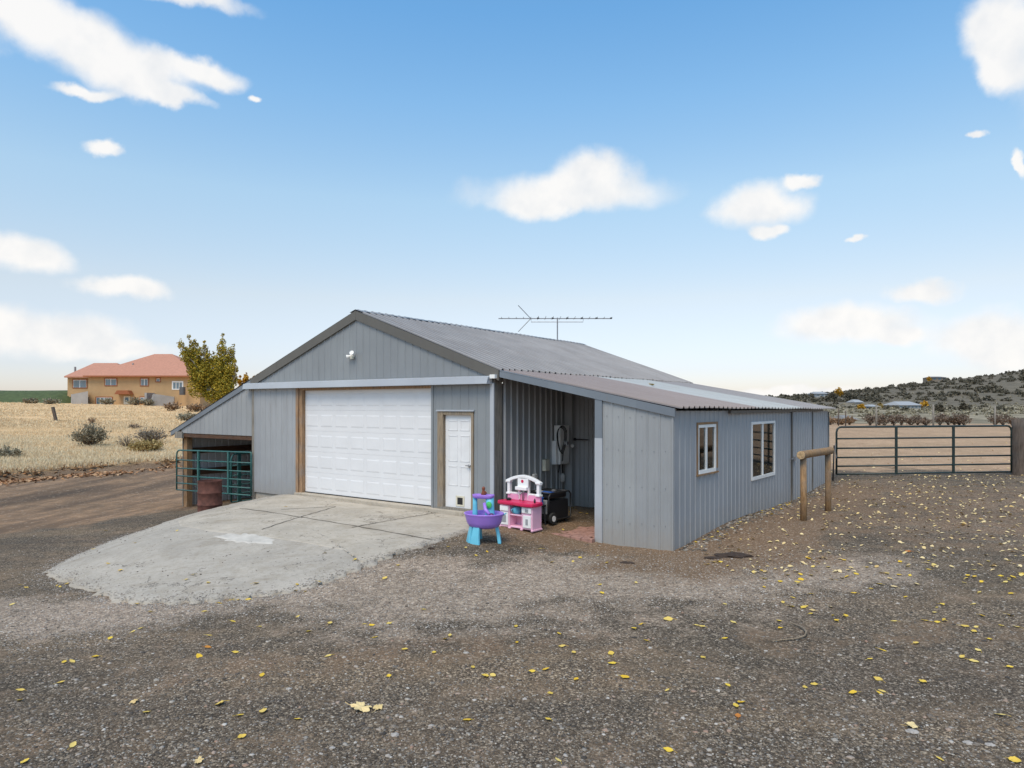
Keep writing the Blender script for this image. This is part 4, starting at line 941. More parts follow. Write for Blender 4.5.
# lawn bank
gm, nt, b = newmat('lawn_grass'); v = coord(nt); f = noi(nt, v, 1.2, 6, .7)
lk(nt, ramp(nt, f, [(.3, (.045,.062,.018)), (.7, (.085,.115,.035))]), b.inputs['Base Color']); b.inputs['Roughness'].default_value = .9
vs = []; fs = []
LX = np.linspace(-190, hX(71.5), 60); LT = np.linspace(0, 1, 14)
for j, q in enumerate(LT):
    for i, x in enumerate(LX):
        Y_ = 124+q*34; zt_ = 1.9+(5.15-1.9)*float(sm(0,.35,q)); zt_ += .08*noise.noise(Vector((x*.2, Y_*.2, 0))); e_ = float(sm(hX(71.5), hX(71.5)-2.5, x)); zt_ = 2.2+(zt_-2.2)*e_-(.9 if q == 0 else 0)
        vs.append((float(x), Y_, zt_))
nX = len(LX); fs = [(j*nX+i, j*nX+i+1, (j+1)*nX+i+1, (j+1)*nX+i) for j in range(len(LT)-1) for i in range(nX-1)]
b0 = (len(LT)-1)*nX; n0 = len(vs)
for i in range(nX): vs.append((vs[b0+i][0], 200, 2.5))
fs += [(b0+i, b0+i+1, n0+i+1, n0+i) for i in range(nX-1)]
tag(MB().add(vs, fs).build('lawn', gm, smooth=True), kind='structure')

# ------------------------------------------------------------------ foliage builders
def leaf_cloud(centers, radii, n, size, mb, flat=.6, seed=1, up=0.):
    r_ = random.Random(seed)
    wts = [a**2 for a in radii]
    for _ in range(n):
        i = r_.choices(range(len(centers)), wts)[0]; c_ = Vector(centers[i]); R_ = radii[i]
        d = Vector((r_.gauss(0,1), r_.gauss(0,1), r_.gauss(0,1))); d.normalize()
        p = c_+d*R_*(r_.random()**.45); p.z = c_.z+(p.z-c_.z)*(1+up)
        a = Vector((r_.gauss(0,1), r_.gauss(0,1), r_.gauss(0,.6))).normalized(); b__ = a.cross(Vector((r_.gauss(0,1), r_.gauss(0,1), r_.gauss(0,1)))).normalized()
        s_ = size*r_.uniform(.6, 1.4)
        mb.add([p-a*s_, p+b__*s_*flat, p+a*s_, p-b__*s_*flat], [(0,1,2,3)])
    return mb
def tree(name, loc, plumes, n, size, leafmat, label, cat, group=None, seed=1, trunk=.2, th=2):
    root = empty(name, loc, 0, label, cat, group); r_ = random.Random(seed)
    tb = MB(); tb.tube([(0,0,-.4),(.05,0,th*.5),(0,0,th)], [trunk,trunk*.85,trunk*.7], 8)
    cs = []; rs = []
    for (x, y, z0, z1, w_) in plumes:
        tb.tube([(0,0,th*.7),(x*.6,y*.6,z0),(x,y,(z0+z1)/2),(x*1.03,y,z1*.98)], [trunk*.6,trunk*.4,trunk*.22,.02], 6)
        k_ = max(4, int((z1-z0)/(w_*.55)))
        for i in range(k_):
            q = i/(k_-1); rr = w_*(math.sin(math.pi*(.12+.8*q))**.7)*r_.uniform(.55,.95)*(1-.35*q)
            aa = r_.uniform(0, 6.28); cs.append((x*(.7+.3*q)+math.cos(aa)*rr*.5, y*(.7+.3*q)+math.sin(aa)*rr*.5, z0+(z1-z0)*q)); rs.append(rr)
            if i % 2: tb.tube([(x*.9,y*.9,z0+(z1-z0)*q*.8), cs[-1]], [.05,.015], 5)
    tb.build('trunk', M['greywood'], root)
    leaf_cloud(cs, rs, n, size, MB(), seed=seed, up=.25).build('crown', leafmat, root)
    return root
M['lf_olive'] = leafm('autumn_poplar_leaf', [(.17,.17,.025),(.25,.22,.028),(.40,.30,.035),(.55,.38,.04)], scale=2)
M['lf_yel'] = leafm('golden_leaf', [(.42,.22,.02),(.55,.32,.03),(.35,.18,.02)], scale=2)
M['lf_jun'] = leafm('juniper_foliage', [(.075,.068,.045),(.10,.088,.06),(.13,.112,.08)], scale=1)
M['lf_sage'] = leafm('sagebrush_leaf', [(.24,.215,.15),(.32,.28,.19),(.19,.165,.11)], scale=3)
M['lf_grey'] = leafm('grey_twig', [(.19,.165,.13),(.26,.23,.18)], scale=3)
M['lf_rab'] = leafm('rabbitbrush', [(.42,.30,.12),(.30,.23,.08),(.50,.37,.17)], scale=3)
M['lf_brown'] = leafm('tumbleweed_brown', [(.14,.105,.08),(.19,.14,.105),(.23,.165,.12)], scale=3)
M['lf_tan'] = leafm('tumbleweed_tan', [(.30,.20,.12),(.24,.15,.09)], scale=3)
M['twig'] = plain('twig_bark', (.12,.09,.065), .9, var=.3)
TY = 105.
def tp(px, py): return (X(px, TY)-X(212, TY), Z(py, TY)-Z(396, TY))
pl = []
for px_, pt, pb_, w_ in ((185,348,378,.8),(189,337,385,1.0),(197,345,390,1.1),(205,342,392,.9),(212,352,392,1.1),(219,334,392,1.05),(226,350,392,1.1),(233,345,392,.9),(238,362,393,.8),(200,368,396,1.3),(212,372,397,1.4),(228,374,397,1.4),(190,360,388,1.2),(235,362,396,1.1),(220,360,397,1.3),(205,356,394,1.2),(184,340,362,.7)):
    x, z1 = tp(px_, pt); _, z0 = tp(px_, pb_); pl.append((x, random.uniform(-1.2,1.2), z0, z1, w_*1.55))
tree('poplar_tree', (X(212,TY), TY, Z(396,TY)), pl, 34000, .14, M['lf_olive'], 'tall yellow-green multi-stemmed tree right of the ochre house', 'tree', seed=4, trunk=.25, th=1.2)
def tp2(px, py, px0, pb, Y): return (X(px,Y)-X(px0,Y), Z(py,Y)-Z(pb,Y))
pl = [((i-1)*1.2, 0, .4, 3.0+(i%2)*.6, 1.0) for i in range(4)]
tree('young_tree', (X(247,118), 118, Z(394,118)), pl, 2200, .2, M['lf_yel'], 'small golden tree just behind the left slope of the workshop roof', 'tree', seed=6, trunk=.12, th=.8)

def bush(name, loc, r_, h_, lm, n, size, label, cat, group=None, seed=1, spiky=.0, nst=22):
    root = empty(name, loc, 0, label, cat, group); rr = random.Random(seed)
    st = MB(); lf = MB()
    for i in range(nst):
        a = rr.uniform(0, 6.28); q = rr.random()**.5; tip = Vector((math.cos(a)*r_*q, math.sin(a)*r_*q*.9, h_*(1-.45*q*q)*rr.uniform(.75,1.05)))
        mid = Vector((tip.x*.45, tip.y*.45, tip.z*.5)); st.tube([(0,0,-.05), mid, tip], [.018*r_/.6,.010*r_/.6,.004], 5, cap=False)
        for k_ in range(max(1, n//nst)):
            f = rr.uniform(.35,1.05); p = mid.lerp(tip, (f-.35)/.65) if f > .35 else mid
            p = p+Vector((rr.gauss(0,1),rr.gauss(0,1),rr.gauss(0,.8)))*r_*.12
            d = (tip-mid).normalized()+Vector((rr.gauss(0,1),rr.gauss(0,1),rr.gauss(0,1)))*.5; d.normalize()
            sd = d.cross(Vector((rr.gauss(0,1),rr.gauss(0,1),rr.gauss(0,1)))).normalized(); s_ = size*rr.uniform(.6,1.5); wd = .35 if spiky else .6
            if p.z < .01: p.z = abs(p.z)+.03
            lf.add([p-d*s_, p+sd*s_*wd, p+d*s_, p-sd*s_*wd], [(0,1,2,3)])
    st.build('branches', M['twig'], root); lf.build('foliage', lm, root); return root
def fieldpt(px, py):
    Y = 38.
    for _ in range(60):
        z = h1(X(px, Y), Y); Y = .6*Y+.4*F*(CZ-z)/(py-HY)
    return (X(px, Y), Y, h1(X(px, Y), Y))
bush('sagebrush', fieldpt(91, 447), 1.0, 1.25, M['lf_sage'], 2600, .05, 'rounded grey-green sagebrush standing alone in the dry grass left of the shed', 'bush', seed=2, nst=60)
bush('dead_bush', fieldpt(150, 443), 1.1, .95, M['lf_grey'], 700, .07, 'spiky grey leafless bush behind the golden shrub near the shed', 'bush', seed=3, spiky=1, nst=70)
bush('rabbitbrush', fieldpt(146, 452), .95, .62, M['lf_rab'], 2600, .045, 'low golden rabbitbrush at the edge of the bank near the shed', 'bush', seed=5, nst=50)
bush('dead_bush', fieldpt(127, 448), .7, .8, M['lf_grey'], 160, .05, 'thin sparse grey twigs between the sagebrush and the golden shrub', 'bush', seed=8, spiky=1, nst=30)
bush('green_bush', fieldpt(8, 458), .7, .45, M['lf_sage'], 700, .05, 'low green bush in the dry grass at the left edge above the road', 'bush', seed=9, nst=26)
bush('dead_bush', fieldpt(93, 424), .5, .7, M['lf_tan'], 200, .06, 'small reddish twig bush behind the round sagebrush', 'bush', seed=10, spiky=1)
bush('dead_bush', fieldpt(134, 429), .6, .45, M['lf_brown'], 200, .06, 'small dark brown weed in mid field between sagebrush and shed roof', 'bush', seed=12, spiky=1)
bush('sagebrush', fieldpt(190, 409), 1.3, .8, M['lf_sage'], 500, .12, 'low scrubby bush on the slope below the yellow-green tree', 'bush', seed=13)
for i, (px_, hh_, lab) in enumerate(((106,1.1,'round shrub under the lower left window of the ochre house'),(135,1.4,'shrub right of the front door of the ochre house'),(148,1.3,'shrub at the grey retaining wall of the ochre house'),(30,.9,'grey shrub at the foot of the green lawn, leftmost'),(50,.9,'grey shrub at the foot of the green lawn, nearest the house'))):
    Y_ = 126.5 if px_ > 60 else 122; x_ = X(px_, Y_); bush('shrub', (x_, Y_, h1(x_, Y_)), 1.5, hh_, M['lf_sage'], 420, .16, 'low grey-green '+lab, 'shrub', seed=20+i)
for i, (px_, lab) in enumerate(((172,'pale dry bush on the rise right of the grey retaining wall'),(196,'tan dry bush at the foot of the yellow-green tree'),(207,'brown dry bush under the crown of the yellow-green tree'))):
    Y_ = 100; x_ = X(px_, Y_); bush('dry_bush', (x_, Y_, h1(x_, Y_)), 1.4, 1.1, M['lf_tan'], 420, .14, lab, 'bush', seed=30+i)
# leaning fence post
p = fieldpt(56, 421); o = MB().box(-.11,.11,-.11,.11,-.2,1.35).build('fence_post', M['tie'], bevel=.01); o.location = p; o.rotation_euler = (0, R(-13), 0); tag(o, 'short dark leaning post standing alone in the dry field at left', 'post')

# ------------------------------------------------------------------ dry grass, litter, stones
def quick(name, verts, faces, mat, kind='stuff', cols=None):
    m = bpy.data.meshes.new(name); nf, k_ = faces.shape
    m.vertices.add(len(verts)); m.vertices.foreach_set('co', np.ascontiguousarray(verts, dtype=np.float32).ravel())
    m.loops.add(nf*k_); m.loops.foreach_set('vertex_index', np.ascontiguousarray(faces, dtype=np.int32).ravel())
    m.polygons.add(nf); m.polygons.foreach_set('loop_start', np.arange(0, nf*k_, k_, dtype=np.int32)); m.update(calc_edges=True)
    m.materials.append(mat); o = bpy.data.objects.new(name, m); col.objects.link(o); tag(o, kind=kind); return o
def grass(N, Ymin, Ymax, hmin, hmax, name, mat, dmin=.4, wide=.02, seed=1, pxr=(-120, 300)):
    r_ = np.random.default_rng(seed)
    q = r_.random(N); Y = 1/(1/Ymin+(1/Ymax-1/Ymin)*q); px = r_.uniform(*pxr, N); x = (px-512)/F*Y
    d = bankd(x, Y)+.35*snoise(x, Y, 4, 3); ok = d > dmin; x = x[ok]; Y = Y[ok]; clump = snoise(x, Y, 5, 44); n_ = len(x); nb = 5
    z = H(x, Y, False); hgt = (hmin+(hmax-hmin)*r_.random(n_))*(1+.35*clump)
    a = r_.uniform(0, 6.283, (n_, nb)); sp = r_.uniform(.3,1.5,(n_, nb)); bx_ = x[:,None]+r_.normal(0,.10,(n_,nb)); by_ = Y[:,None]+r_.normal(0,.10,(n_,nb))
    hh_ = hgt[:,None]*r_.uniform(.5,1.1,(n_,nb)); wd = wide*r_.uniform(.6,1.4,(n_,nb)); wa = r_.uniform(0,6.283,(n_,nb))
    b0_ = np.stack([bx_-np.cos(wa)*wd, by_-np.sin(wa)*wd, z[:,None]-.03+0*bx_], -1); b1_ = np.stack([bx_+np.cos(wa)*wd, by_+np.sin(wa)*wd, z[:,None]-.03+0*bx_], -1)
    tp_ = np.stack([bx_+np.cos(a)*sp*hh_*.55, by_+np.sin(a)*sp*hh_*.55, z[:,None]+hh_], -1)
    vs_ = np.stack([b0_, b1_, tp_], 2).reshape(-1, 3); fs_ = np.arange(len(vs_)).reshape(-1, 3)
    return quick(name, vs_, fs_, mat)
M['straw'] = leafm('dry_grass_blade', [(.72,.56,.34),(.78,.62,.40),(.64,.47,.27),(.80,.68,.47)], scale=3)
M['straw2'] = leafm('pale_grass_blade', [(.78,.68,.48),(.72,.60,.40),(.64,.54,.34)], scale=3)
grass(60000, 27, 60, .06, .20, 'dry_grass', M['straw'], wide=.014)
grass(16000, 27, 46, .08, .24, 'pale_grass', M['straw2'], wide=.02, seed=2)
grass(26000, 55, 125, .07, .22, 'far_dry_grass', M['straw'], wide=.05, seed=3)
# leaf litter on the bank
def flatleaves(x, y, size, name, mat, lift=.01, seed=1, zf=None):
    r_ = np.random.default_rng(seed); n_ = len(x); z = (H(x, y) if zf is None else zf)+lift
    a = r_.uniform(0, 6.283, n_); tl = r_.normal(0, .25, (n_, 2)); s_ = size*r_.uniform(.6,1.3,n_)
    ux = np.stack([np.cos(a), np.sin(a), tl[:,0]], -1)*s_[:,None]; uy = np.stack([-np.sin(a), np.cos(a), tl[:,1]], -1)*s_[:,None]
    c_ = np.stack([x, y, z], -1); cup = np.array([0,0,1.])*s_[:,None]*.22
    ptsL = [c_-ux, c_-ux*.35+uy*.62+cup, c_+ux*.35+uy*.5+cup, c_+ux*1.05, c_+ux*.35-uy*.5+cup*1.3, c_-ux*.35-uy*.62+cup*.6]
    vs_ = np.stack(ptsL, 1).reshape(-1, 3); fs_ = np.arange(len(vs_)).reshape(-1, 6)
    f4 = np.concatenate([fs_[:, [0,1,2,3]], fs_[:, [0,3,4,5]]]); return quick(name, vs_, f4, mat)
M['litter'] = leafm('leaf_litter', [(.30,.13,.05),(.45,.24,.11),(.55,.36,.20),(.22,.10,.05)], scale=10)
u_ = rng.uniform(-8, 17, 7000); dd = rng.normal(-.45, .55, 7000)
keep = snoise(u_, dd*0, 3.2, 77, 2)+rng.normal(0,.15,7000) > -.05
u_, dd = u_[keep], dd[keep]
lx = -20.3+.496*u_+BN[0]*dd; ly = 27.1+.868*u_+BN[1]*dd
flatleaves(lx, ly, .085, 'leaf_litter', M['litter'], .02)

# gravel stones
def stones(N, Y0, Y1, s0, s1, name, mat, seed, pxr=(-60, 1090), mask=None, pts=None):
    r_ = np.random.default_rng(seed); Y0, Y1 = max(Y0, 1), max(Y1, 2); q = r_.random(N); Y = 1/(1/Y0+(1/Y1-1/Y0)*q); x = (r_.uniform(*pxr, N)-512)/F*Y
    if pts is not None: x, Y = pts
    k_ = ~inside(x, Y) if pts is None else np.ones(len(x), bool)
    rel = np.stack([x-P0[0], Y-P0[1]], 1); s_ = rel@np.array(U); t_ = rel@np.array(V)
    if pts is None: k_ &= ~((t_ > -.03) & (s_ > 2.9) & (s_ < 4.5+t_*.05)) & ~((t_ > -.03) & (s_ > -7.8) & (s_ < .6))
    if mask is not None: k_ &= mask(x, Y, r_)
    x = x[k_]; Y = Y[k_]; n_ = len(x); z = H(x, Y)
    if pts is not None: z = np.where(inside(x, Y), apron_tps(x, Y), z)
    sz = s0+(s1-s0)*r_.random(n_)**4; base = np.array([[1,0,0],[0,1,0],[-1,0,0],[0,-1,0],[.0,0,.75],[.6,.6,.45],[-.6,.5,.4],[-.4,-.7,.4],[.6,-.5,.45]])
    a = r_.uniform(0,6.283,n_); ca, sa = np.cos(a), np.sin(a); st = r_.uniform(.6,1.5,n_)
    jit = base[None]*r_.uniform(.7,1.25,(n_, len(base), 1)); bx_ = jit[:,:,0]*st[:,None]; by_ = jit[:,:,1]; bz_ = jit[:,:,2]
    vx = x[:,None]+(bx_*ca[:,None]-by_*sa[:,None])*sz[:,None]; vy = Y[:,None]+(bx_*sa[:,None]+by_*ca[:,None])*sz[:,None]; vz = z[:,None]+bz_*sz[:,None]*.75-.002*0
    vs_ = np.stack([vx,vy,vz],-1).reshape(-1,3)
    f0 = np.array([[0,5,8],[0,1,5],[1,6,5],[1,2,6],[2,7,6],[2,3,7],[3,8,7],[3,0,8],[5,4,8],[5,6,4],[6,7,4],[7,8,4]])
    fs_ = (np.arange(n_)[:,None,None]*9+f0[None]).reshape(-1,3); return quick(name, vs_, fs_, mat)
def edge_stones(N, name, mat, seed):
    r_ = np.random.default_rng(seed); P_ = poly[1:17]; k_ = r_.integers(0, len(P_)-1, N); q = r_.random(N)[:,None]
    p = P_[k_]*(1-q)+P_[k_+1]*q+r_.normal(0, .13, (N, 2))*(1+r_.random((N,1)))
    return p[:,0], p[:,1]
M['stone'] = leafm('gravel_stone', [(.05,.043,.036),(.09,.078,.066),(.14,.12,.10),(.22,.195,.165),(.42,.39,.34),(.32,.24,.18)], rough=.85, scale=60)
M['stone_mix'] = leafm('mixed_stone', [(.05,.045,.04),(.12,.10,.085),(.26,.22,.18),(.10,.085,.07),(.40,.36,.31),(.33,.21,.15)], rough=.85, scale=60)
M['stone_lt'] = leafm('pale_gravel_stone', [(.16,.14,.12),(.25,.22,.19),(.38,.34,.30),(.56,.52,.47)], rough=.85, scale=60)
stones(70000, 4.3, 16, .004, .013, 'gravel', M['stone'], 1)
stones(2400, 4.3, 18, .008, .024, 'pebbles', M['stone_lt'], 2)
stones(11000, 4.3, 19, .006, .026, 'coarse_gravel', M['stone_mix'], 22)
def lmask(x, y, r_):
    w_ = snoise(x, y, 3.5, 11); m_ = np.zeros(len(x), bool)
    for cx, cy, rx, ry, an_ in ((-7.2,9.2,4.2,1.5,.1),(-1.6,9.7,2.6,1.6,-.5),(1.6,10.2,3.2,1.6,-.1),(4.2,10.2,2.6,1.2,.2)):
        c_, s_ = math.cos(an_), math.sin(an_); dx = x-cx; dy = y-cy; m_ |= (np.hypot((dx*c_+dy*s_)/rx, (-dx*s_+dy*c_)/ry)+.18*w_) < .8+.5*r_.random(len(x))
    return m_
ar_ = np.random.default_rng(15); cen_ = poly.mean(0); kk_ = ar_.integers(0, len(poly), 900); qq_ = (ar_.random(900)**.45)[:,None]; ap_ = cen_+(poly[kk_]-cen_)*qq_*.97+ar_.normal(0, .25, (900,2)); ap_ = ap_[inside(ap_[:,0], ap_[:,1])]
stones(len(ap_), 0, 0, .005, .020, 'apron_debris', M['stone'], 16, pts=(ap_[:,0], ap_[:,1]))
wt_ = np.random.default_rng(5); tt_ = wt_.uniform(.1, 10.5, 2600); oo_ = .04+np.abs(wt_.normal(0, .22, 2600)); pw_ = np.array([SW(a_, b__) for a_, b__ in zip(tt_, oo_)])
stones(2600, 0, 0, .008, .04, 'wall_foot_gravel', M['stone'], 10, pts=(pw_[:,0], pw_[:,1]))
stones(9000, 0, 0, .005, .016, 'edge_gravel', M['stone_lt'], 9, pts=edge_stones(9000, '', None, 8))
stones(52000, 6.5, 13.5, .006, .016, 'light_gravel', M['stone_lt'], 3, mask=lmask)

# ------------------------------------------------------------------ fallen leaves
M['leafy'] = leafm('yellow_leaf', [(.70,.43,.03),(.78,.54,.06),(.66,.46,.10),(.78,.60,.20)], scale=60)
M['leafo'] = leafm('orange_leaf', [(.50,.17,.03),(.55,.24,.04)], scale=60)
M['leafp'] = leafm('pale_leaf', [(.70,.52,.22),(.78,.62,.34),(.60,.40,.14)], scale=60)
def leafmesh(name, mat, seed, wide=.62, curl=.25, stem=True):
    r_ = random.Random(seed); mb = MB(); n_ = 7; vs = []
    for i in range(n_+1):
        q = i/n_; x = -1+2*q; w_ = wide*math.sin(math.pi*q**.8)**.8*(1+.12*r_.uniform(-1,1)); zc = curl*x*x*.6
        vs += [(x, -w_, zc+curl*w_*r_.uniform(.6,1.4)), (x, 0, zc), (x, w_, zc+curl*w_*r_.uniform(.3,1.4))]
    fs = []
    for i in range(n_):
        a = 3*i; fs += [(a,a+3,a+4,a+1),(a+1,a+4,a+5,a+2)]
    mb.add(vs, fs)
    if stem: mb.tube([(-1,0,curl*.6),(-1.45,.12,.05),(-1.8,.3,.02)], .035, 4)
    m = bpy.data.meshes.new(name); m.from_pydata(mb.v, [], mb.f); m.materials.append(mat); m.polygons.foreach_set('use_smooth', [True]*len(m.polygons)); return m
LM = [leafmesh('leaf_mesh', M['leafy'], i, random.uniform(.5,.75), random.uniform(.15,.5)) for i in range(8)]
def lobed(name, mat, seed):
    r_ = random.Random(seed); n_ = 36; vs = [(0,0,.12)]
    for i in range(n_):
        a = 2*math.pi*i/n_; q = .62+.30*abs(math.cos(2.5*a))+.10*math.sin(9*a+seed)+r_.uniform(-.07,.07)
        for f_ in (.5, 1): vs.append((math.cos(a)*q*f_*1.1, math.sin(a)*q*f_*.8, .12*(1-f_)+.22*f_*f_*abs(math.sin(1.5*a+seed))+r_.uniform(-.03,.05)))
    fs = []
    for i in range(n_):
        a = 1+2*i; b_ = 1+2*((i+1) % n_); fs += [(0, a, b_), (a, a+1, b_+1, b_)]
    mb = MB().add(vs, fs); mb.tube([(.6,0,.1),(1.2,-.15,.05),(1.7,-.45,.03)], .03, 4)
    m = bpy.data.meshes.new(name); m.from_pydata(mb.v, [], mb.f); m.materials.append(mat); return m
LO = [leafmesh('orange_leaf_mesh', M['leafo'], 50+i) for i in range(2)]; LP = [leafmesh('pale_leaf_mesh', M['leafp'], 60+i, .7, .3) for i in range(4)]; LB = [lobed('lobed_leaf_mesh', M['leafp'], 3+i) for i in range(3)]
def gp_(px, py):
    Y = F*(CZ+.3)/(py-HY)
    for _ in range(12): z = surf(X(px,Y), Y); Y = .5*Y+.5*F*(CZ-z)/(py-HY)
    return X(px,Y), Y, surf(X(px,Y), Y)
GRP = {'apron': ('small yellow leaf lying on the concrete apron or along its edge', 'yellow leaves on and around the concrete apron'),
       'frontL': ('small yellow leaf on the dark gravel of the left foreground', 'yellow leaves on the left foreground gravel'),
       'frontR': ('small yellow leaf on the dark gravel of the right foreground', 'yellow leaves on the right foreground gravel'),
       'wall': ('small yellow leaf among the pebbles along the foot of the side wall', 'yellow leaves along the side wall'),
       'recess': ('small yellow leaf on the ground around the toys and the recess', 'yellow leaves around the toys and recess'),
       'yard': ('small yellow leaf on the open yard between hitching rail and green gate', 'yellow leaves in the yard before the green gate')}
def put_leaf(px, py, size, g_, mesh=None, label=None, z=None, cat='leaf'):
    x, y, zz = gp_(px, py); o = bpy.data.objects.new('fallen_leaf', mesh or random.choice(LM)); col.objects.link(o)
    o.location = (x, y, zz+size*.12+.004); size *= 1.1; o.scale = (size, size, size); o.rotation_euler = (random.gauss(0,.14), random.gauss(0,.14), random.uniform(0,6.28))
    if label: tag(o, label, cat)
    else: tag(o, GRP[g_][0], cat, GRP[g_][1])
    return o
# surveyed leaves (pixel positions read off the photograph -> ground points)
known = {
 'apron': [(67,582),(72,586),(93,549),(105,531),(135,543),(120,571),(186,580),(193,575),(208,583),(232,600),(238,599),(248,600),(108,564),(60,587),(57,586),(254,505),(286,507),(325,553),(355,560),(319,582),(297,585),(305,592),(296,591),(256,584),(150,612),(137,603),(296,497),(337,501),(177,531)],
 'frontL': [(20,585),(12,605),(26,588),(110,639),(72,662),(20,691),(20,701),(61,683),(133,632),(140,629),(204,612),(209,636),(199,657),(220,604),(235,653),(260,627),(276,727) if False else (262,676),(146,713),(220,705),(242,728) if False else (240,716),(263,712),(297,720),(242,738),(73,746),(25,762),(233,622),(298,617),(308,632),(330,624),(364,625),(372,626),(389,624),(375,638),(424,610),(445,640),(434,653),(450,636),(389,677),(473,668),(485,677),(493,676),(467,721),(422,694) if False else (405,650),(328,657),(95,658),(64,663)],
 'frontR': [(516,627),(517,643),(532,672),(546,670),(550,694),(576,680),(562,647),(559,634),(574,653),(625,678),(612,664),(611,654),(641,625),(646,641),(602,594),(697,626),(702,627),(703,658),(667,691),(728,686),(741,704),(736,707),(747,735) if False else (725,639),(667,750) if False else (634,629),(814,685),(805,688),(878,680),(923,683),(880,694),(882,692),(853,694),(867,736) if False else (962,658),(1000,716),(1015,762),(940,760),(965,627),(974,632),(937,608),(943,605),(944,620),(916,644),(976,628),(1001,626),(978,651),(974,662),(883,651),(846,616),(845,617),(833,616),(806,607),(791,607),(780,629),(783,603),(514,762) if False else (558,761),(548,720),(870,660),(1010,668),(990,640)],
 'recess': [(448,547),(466,548),(476,556),(487,552),(509,550),(517,540),(540,549),(552,563),(573,562),(580,558),(598,556),(607,563),(600,585),(636,583),(543,533),(563,530),(570,512),(576,510),(572,508),(580,513),(587,514),(598,519)]}
known['apron'] += [(398,566),(385,579)]
total = 0; seen = []
for g_, lst in known.items():
    for px_, py_ in lst:
        put_leaf(px_, py_, random.uniform(.028,.042), g_); total += 1
for i in range(34):
    t_ = random.uniform(.3, 9.5); x, y = SW(t_, .05+abs(random.gauss(0,.16))); z_ = h1(x, y)
    o = bpy.data.objects.new('fallen_leaf', random.choice(LM)); col.objects.link(o); s_ = random.uniform(.025,.04); o.location = (x, y, z_+.01); o.scale = (s_,)*3; o.rotation_euler = (random.gauss(0,.3), random.gauss(0,.3), random.uniform(0,6.28)); tag(o, GRP['wall'][0], 'leaf', GRP['wall'][1]); total += 1
random.seed(99)
yard = []
while len(yard) < 1150:
    px_ = random.uniform(700, 1040); py_ = 478+(random.random()**1.35)*150
    dens = math.exp(-((px_-960)/110)**2)*math.exp(-((py_-492)/32)**2)+.30*math.exp(-((py_-520)/50)**2)+.04
    if random.random() > dens: continue
    Y = F*(CZ+.1)/(py_-HY); x = X(px_, Y)
    rel = (x-W0[0], Y-W0[1]); o_ = rel[0]*WD[1]-rel[1]*WD[0]
    if o_ < .15 : continue
    yard.append((px_, py_))
yard.sort(key=lambda p: -p[1])
room = 285-total
for px_, py_ in yard[:room]: put_leaf(px_, py_, random.uniform(.028,.045), 'yard', mesh=random.choice(LM+LM[:4]+LP[:2]))
rest = np.array(yard[room:]); Yr = F*(CZ+.05)/(rest[:,1]-HY); xr = (rest[:,0]-512)/F*Yr
fx = rng.uniform(700,1060,420); fy = rng.uniform(428,476,420); kf = rng.random(420) < np.exp(-((fy-463)/16)**2)+.12; Yf = F*(CZ-.15)/(fy[kf]-HY); xf = (fx[kf]-512)/F*Yf
okf = Yf > 21.5
XA = np.concatenate([xr, xf[okf]]); YA = np.concatenate([Yr, Yf[okf]])
flatleaves(XA, YA, .038, 'scattered_leaves', M['leafp'], .012, seed=5)
put_leaf(738, 717, .036, None, LO[0], 'orange-red leaf on the right foreground gravel below a yellow pair')
put_leaf(208, 648, .036, None, LO[1], 'orange-brown leaf on the left foreground gravel')
put_leaf(668, 751, .036, None, None, 'bright yellow leaf nearest the camera right of centre')
put_leaf(908, 552 , .05, None, LO[0], 'orange leaf on the yard far right, in front of the gate post')
put_leaf(361, 710, .085, None, LB[0], 'large pale dry leaf of the pair in the centre foreground, the wider one'); put_leaf(378, 709, .05, None, LB[1], 'narrow pale dry leaf with a stem, right of the large pale leaf')
put_leaf(134, 703, .045, None, LB[1], 'curled cream coloured leaf alone on the left foreground gravel'); put_leaf(199, 762, .04, None, LB[2], 'pale upturned leaf at the bottom edge of the picture at left'); put_leaf(912, 727, .055, None, LB[2], 'brownish pale dry leaf clump on the right foreground gravel')
def bright(px_, py_, size, label, m_=None): return put_leaf(px_, py_, size, None, m_ or LM[0], label)
bright(668, 618+2, .055, 'bright yellow leaf cluster in the middle of the gravel right of centre')
# leaf on the roof
o = bpy.data.objects.new('fallen_leaf', LM[2]); col.objects.link(o); rp = Vector(LW(2.0, 4.6, rz_right(2.0)+.05)); o.location = rp; o.scale = (.09,)*3; o.rotation_euler = (0,.2,1); tag(o, 'yellow leaf lying on the lean-to roof of the workshop', 'leaf')
# stick, wire, dark clods
x, y, z = gp_(800, 639); o = MB().tube([(-.35,-.10,.012),(-.2,-.07,.018),(-.05,-.04,.022),(.06,.02,.03),(.12,.12,.035),(.145,.24,.04),(.14,.36,.03),(.10,.46,.03),(.05,.50,.02)], [.005,.007,.009,.010,.010,.009,.008,.006,.004], 6).build('twig', M['oldwood'], smooth=True); o.location = (x, y, z); tag(o, 'pale curved twig lying on the gravel right of centre', 'twig')
def clod(px_, py_, rx, ry, h_, label, mat, seed):
    x, y, z = gp_(px_, py_); bmh = bmesh.new(); bmesh.ops.create_icosphere(bmh, subdivisions=3, radius=1)
    for v_ in bmh.verts:
        n_ = 1+.35*noise.noise(v_.co*2+Vector((seed,0,0)))+.18*noise.noise(v_.co*6+Vector((seed,0,0))); v_.co = Vector((v_.co.x*rx*n_, v_.co.y*ry*n_, max(-.02, v_.co.z*h_*n_)))
    m = bpy.data.meshes.new('clod'); bmh.to_mesh(m); m.materials.append(mat); o = bpy.data.objects.new('dirt_clod', m); col.objects.link(o); o.location = (x, y, z); tag(o, label, 'dirt clod'); return o
M['soil'] = plain('dark_soil', (.05,.033,.024), .95, var=.35, scale=25, bmp=.01)
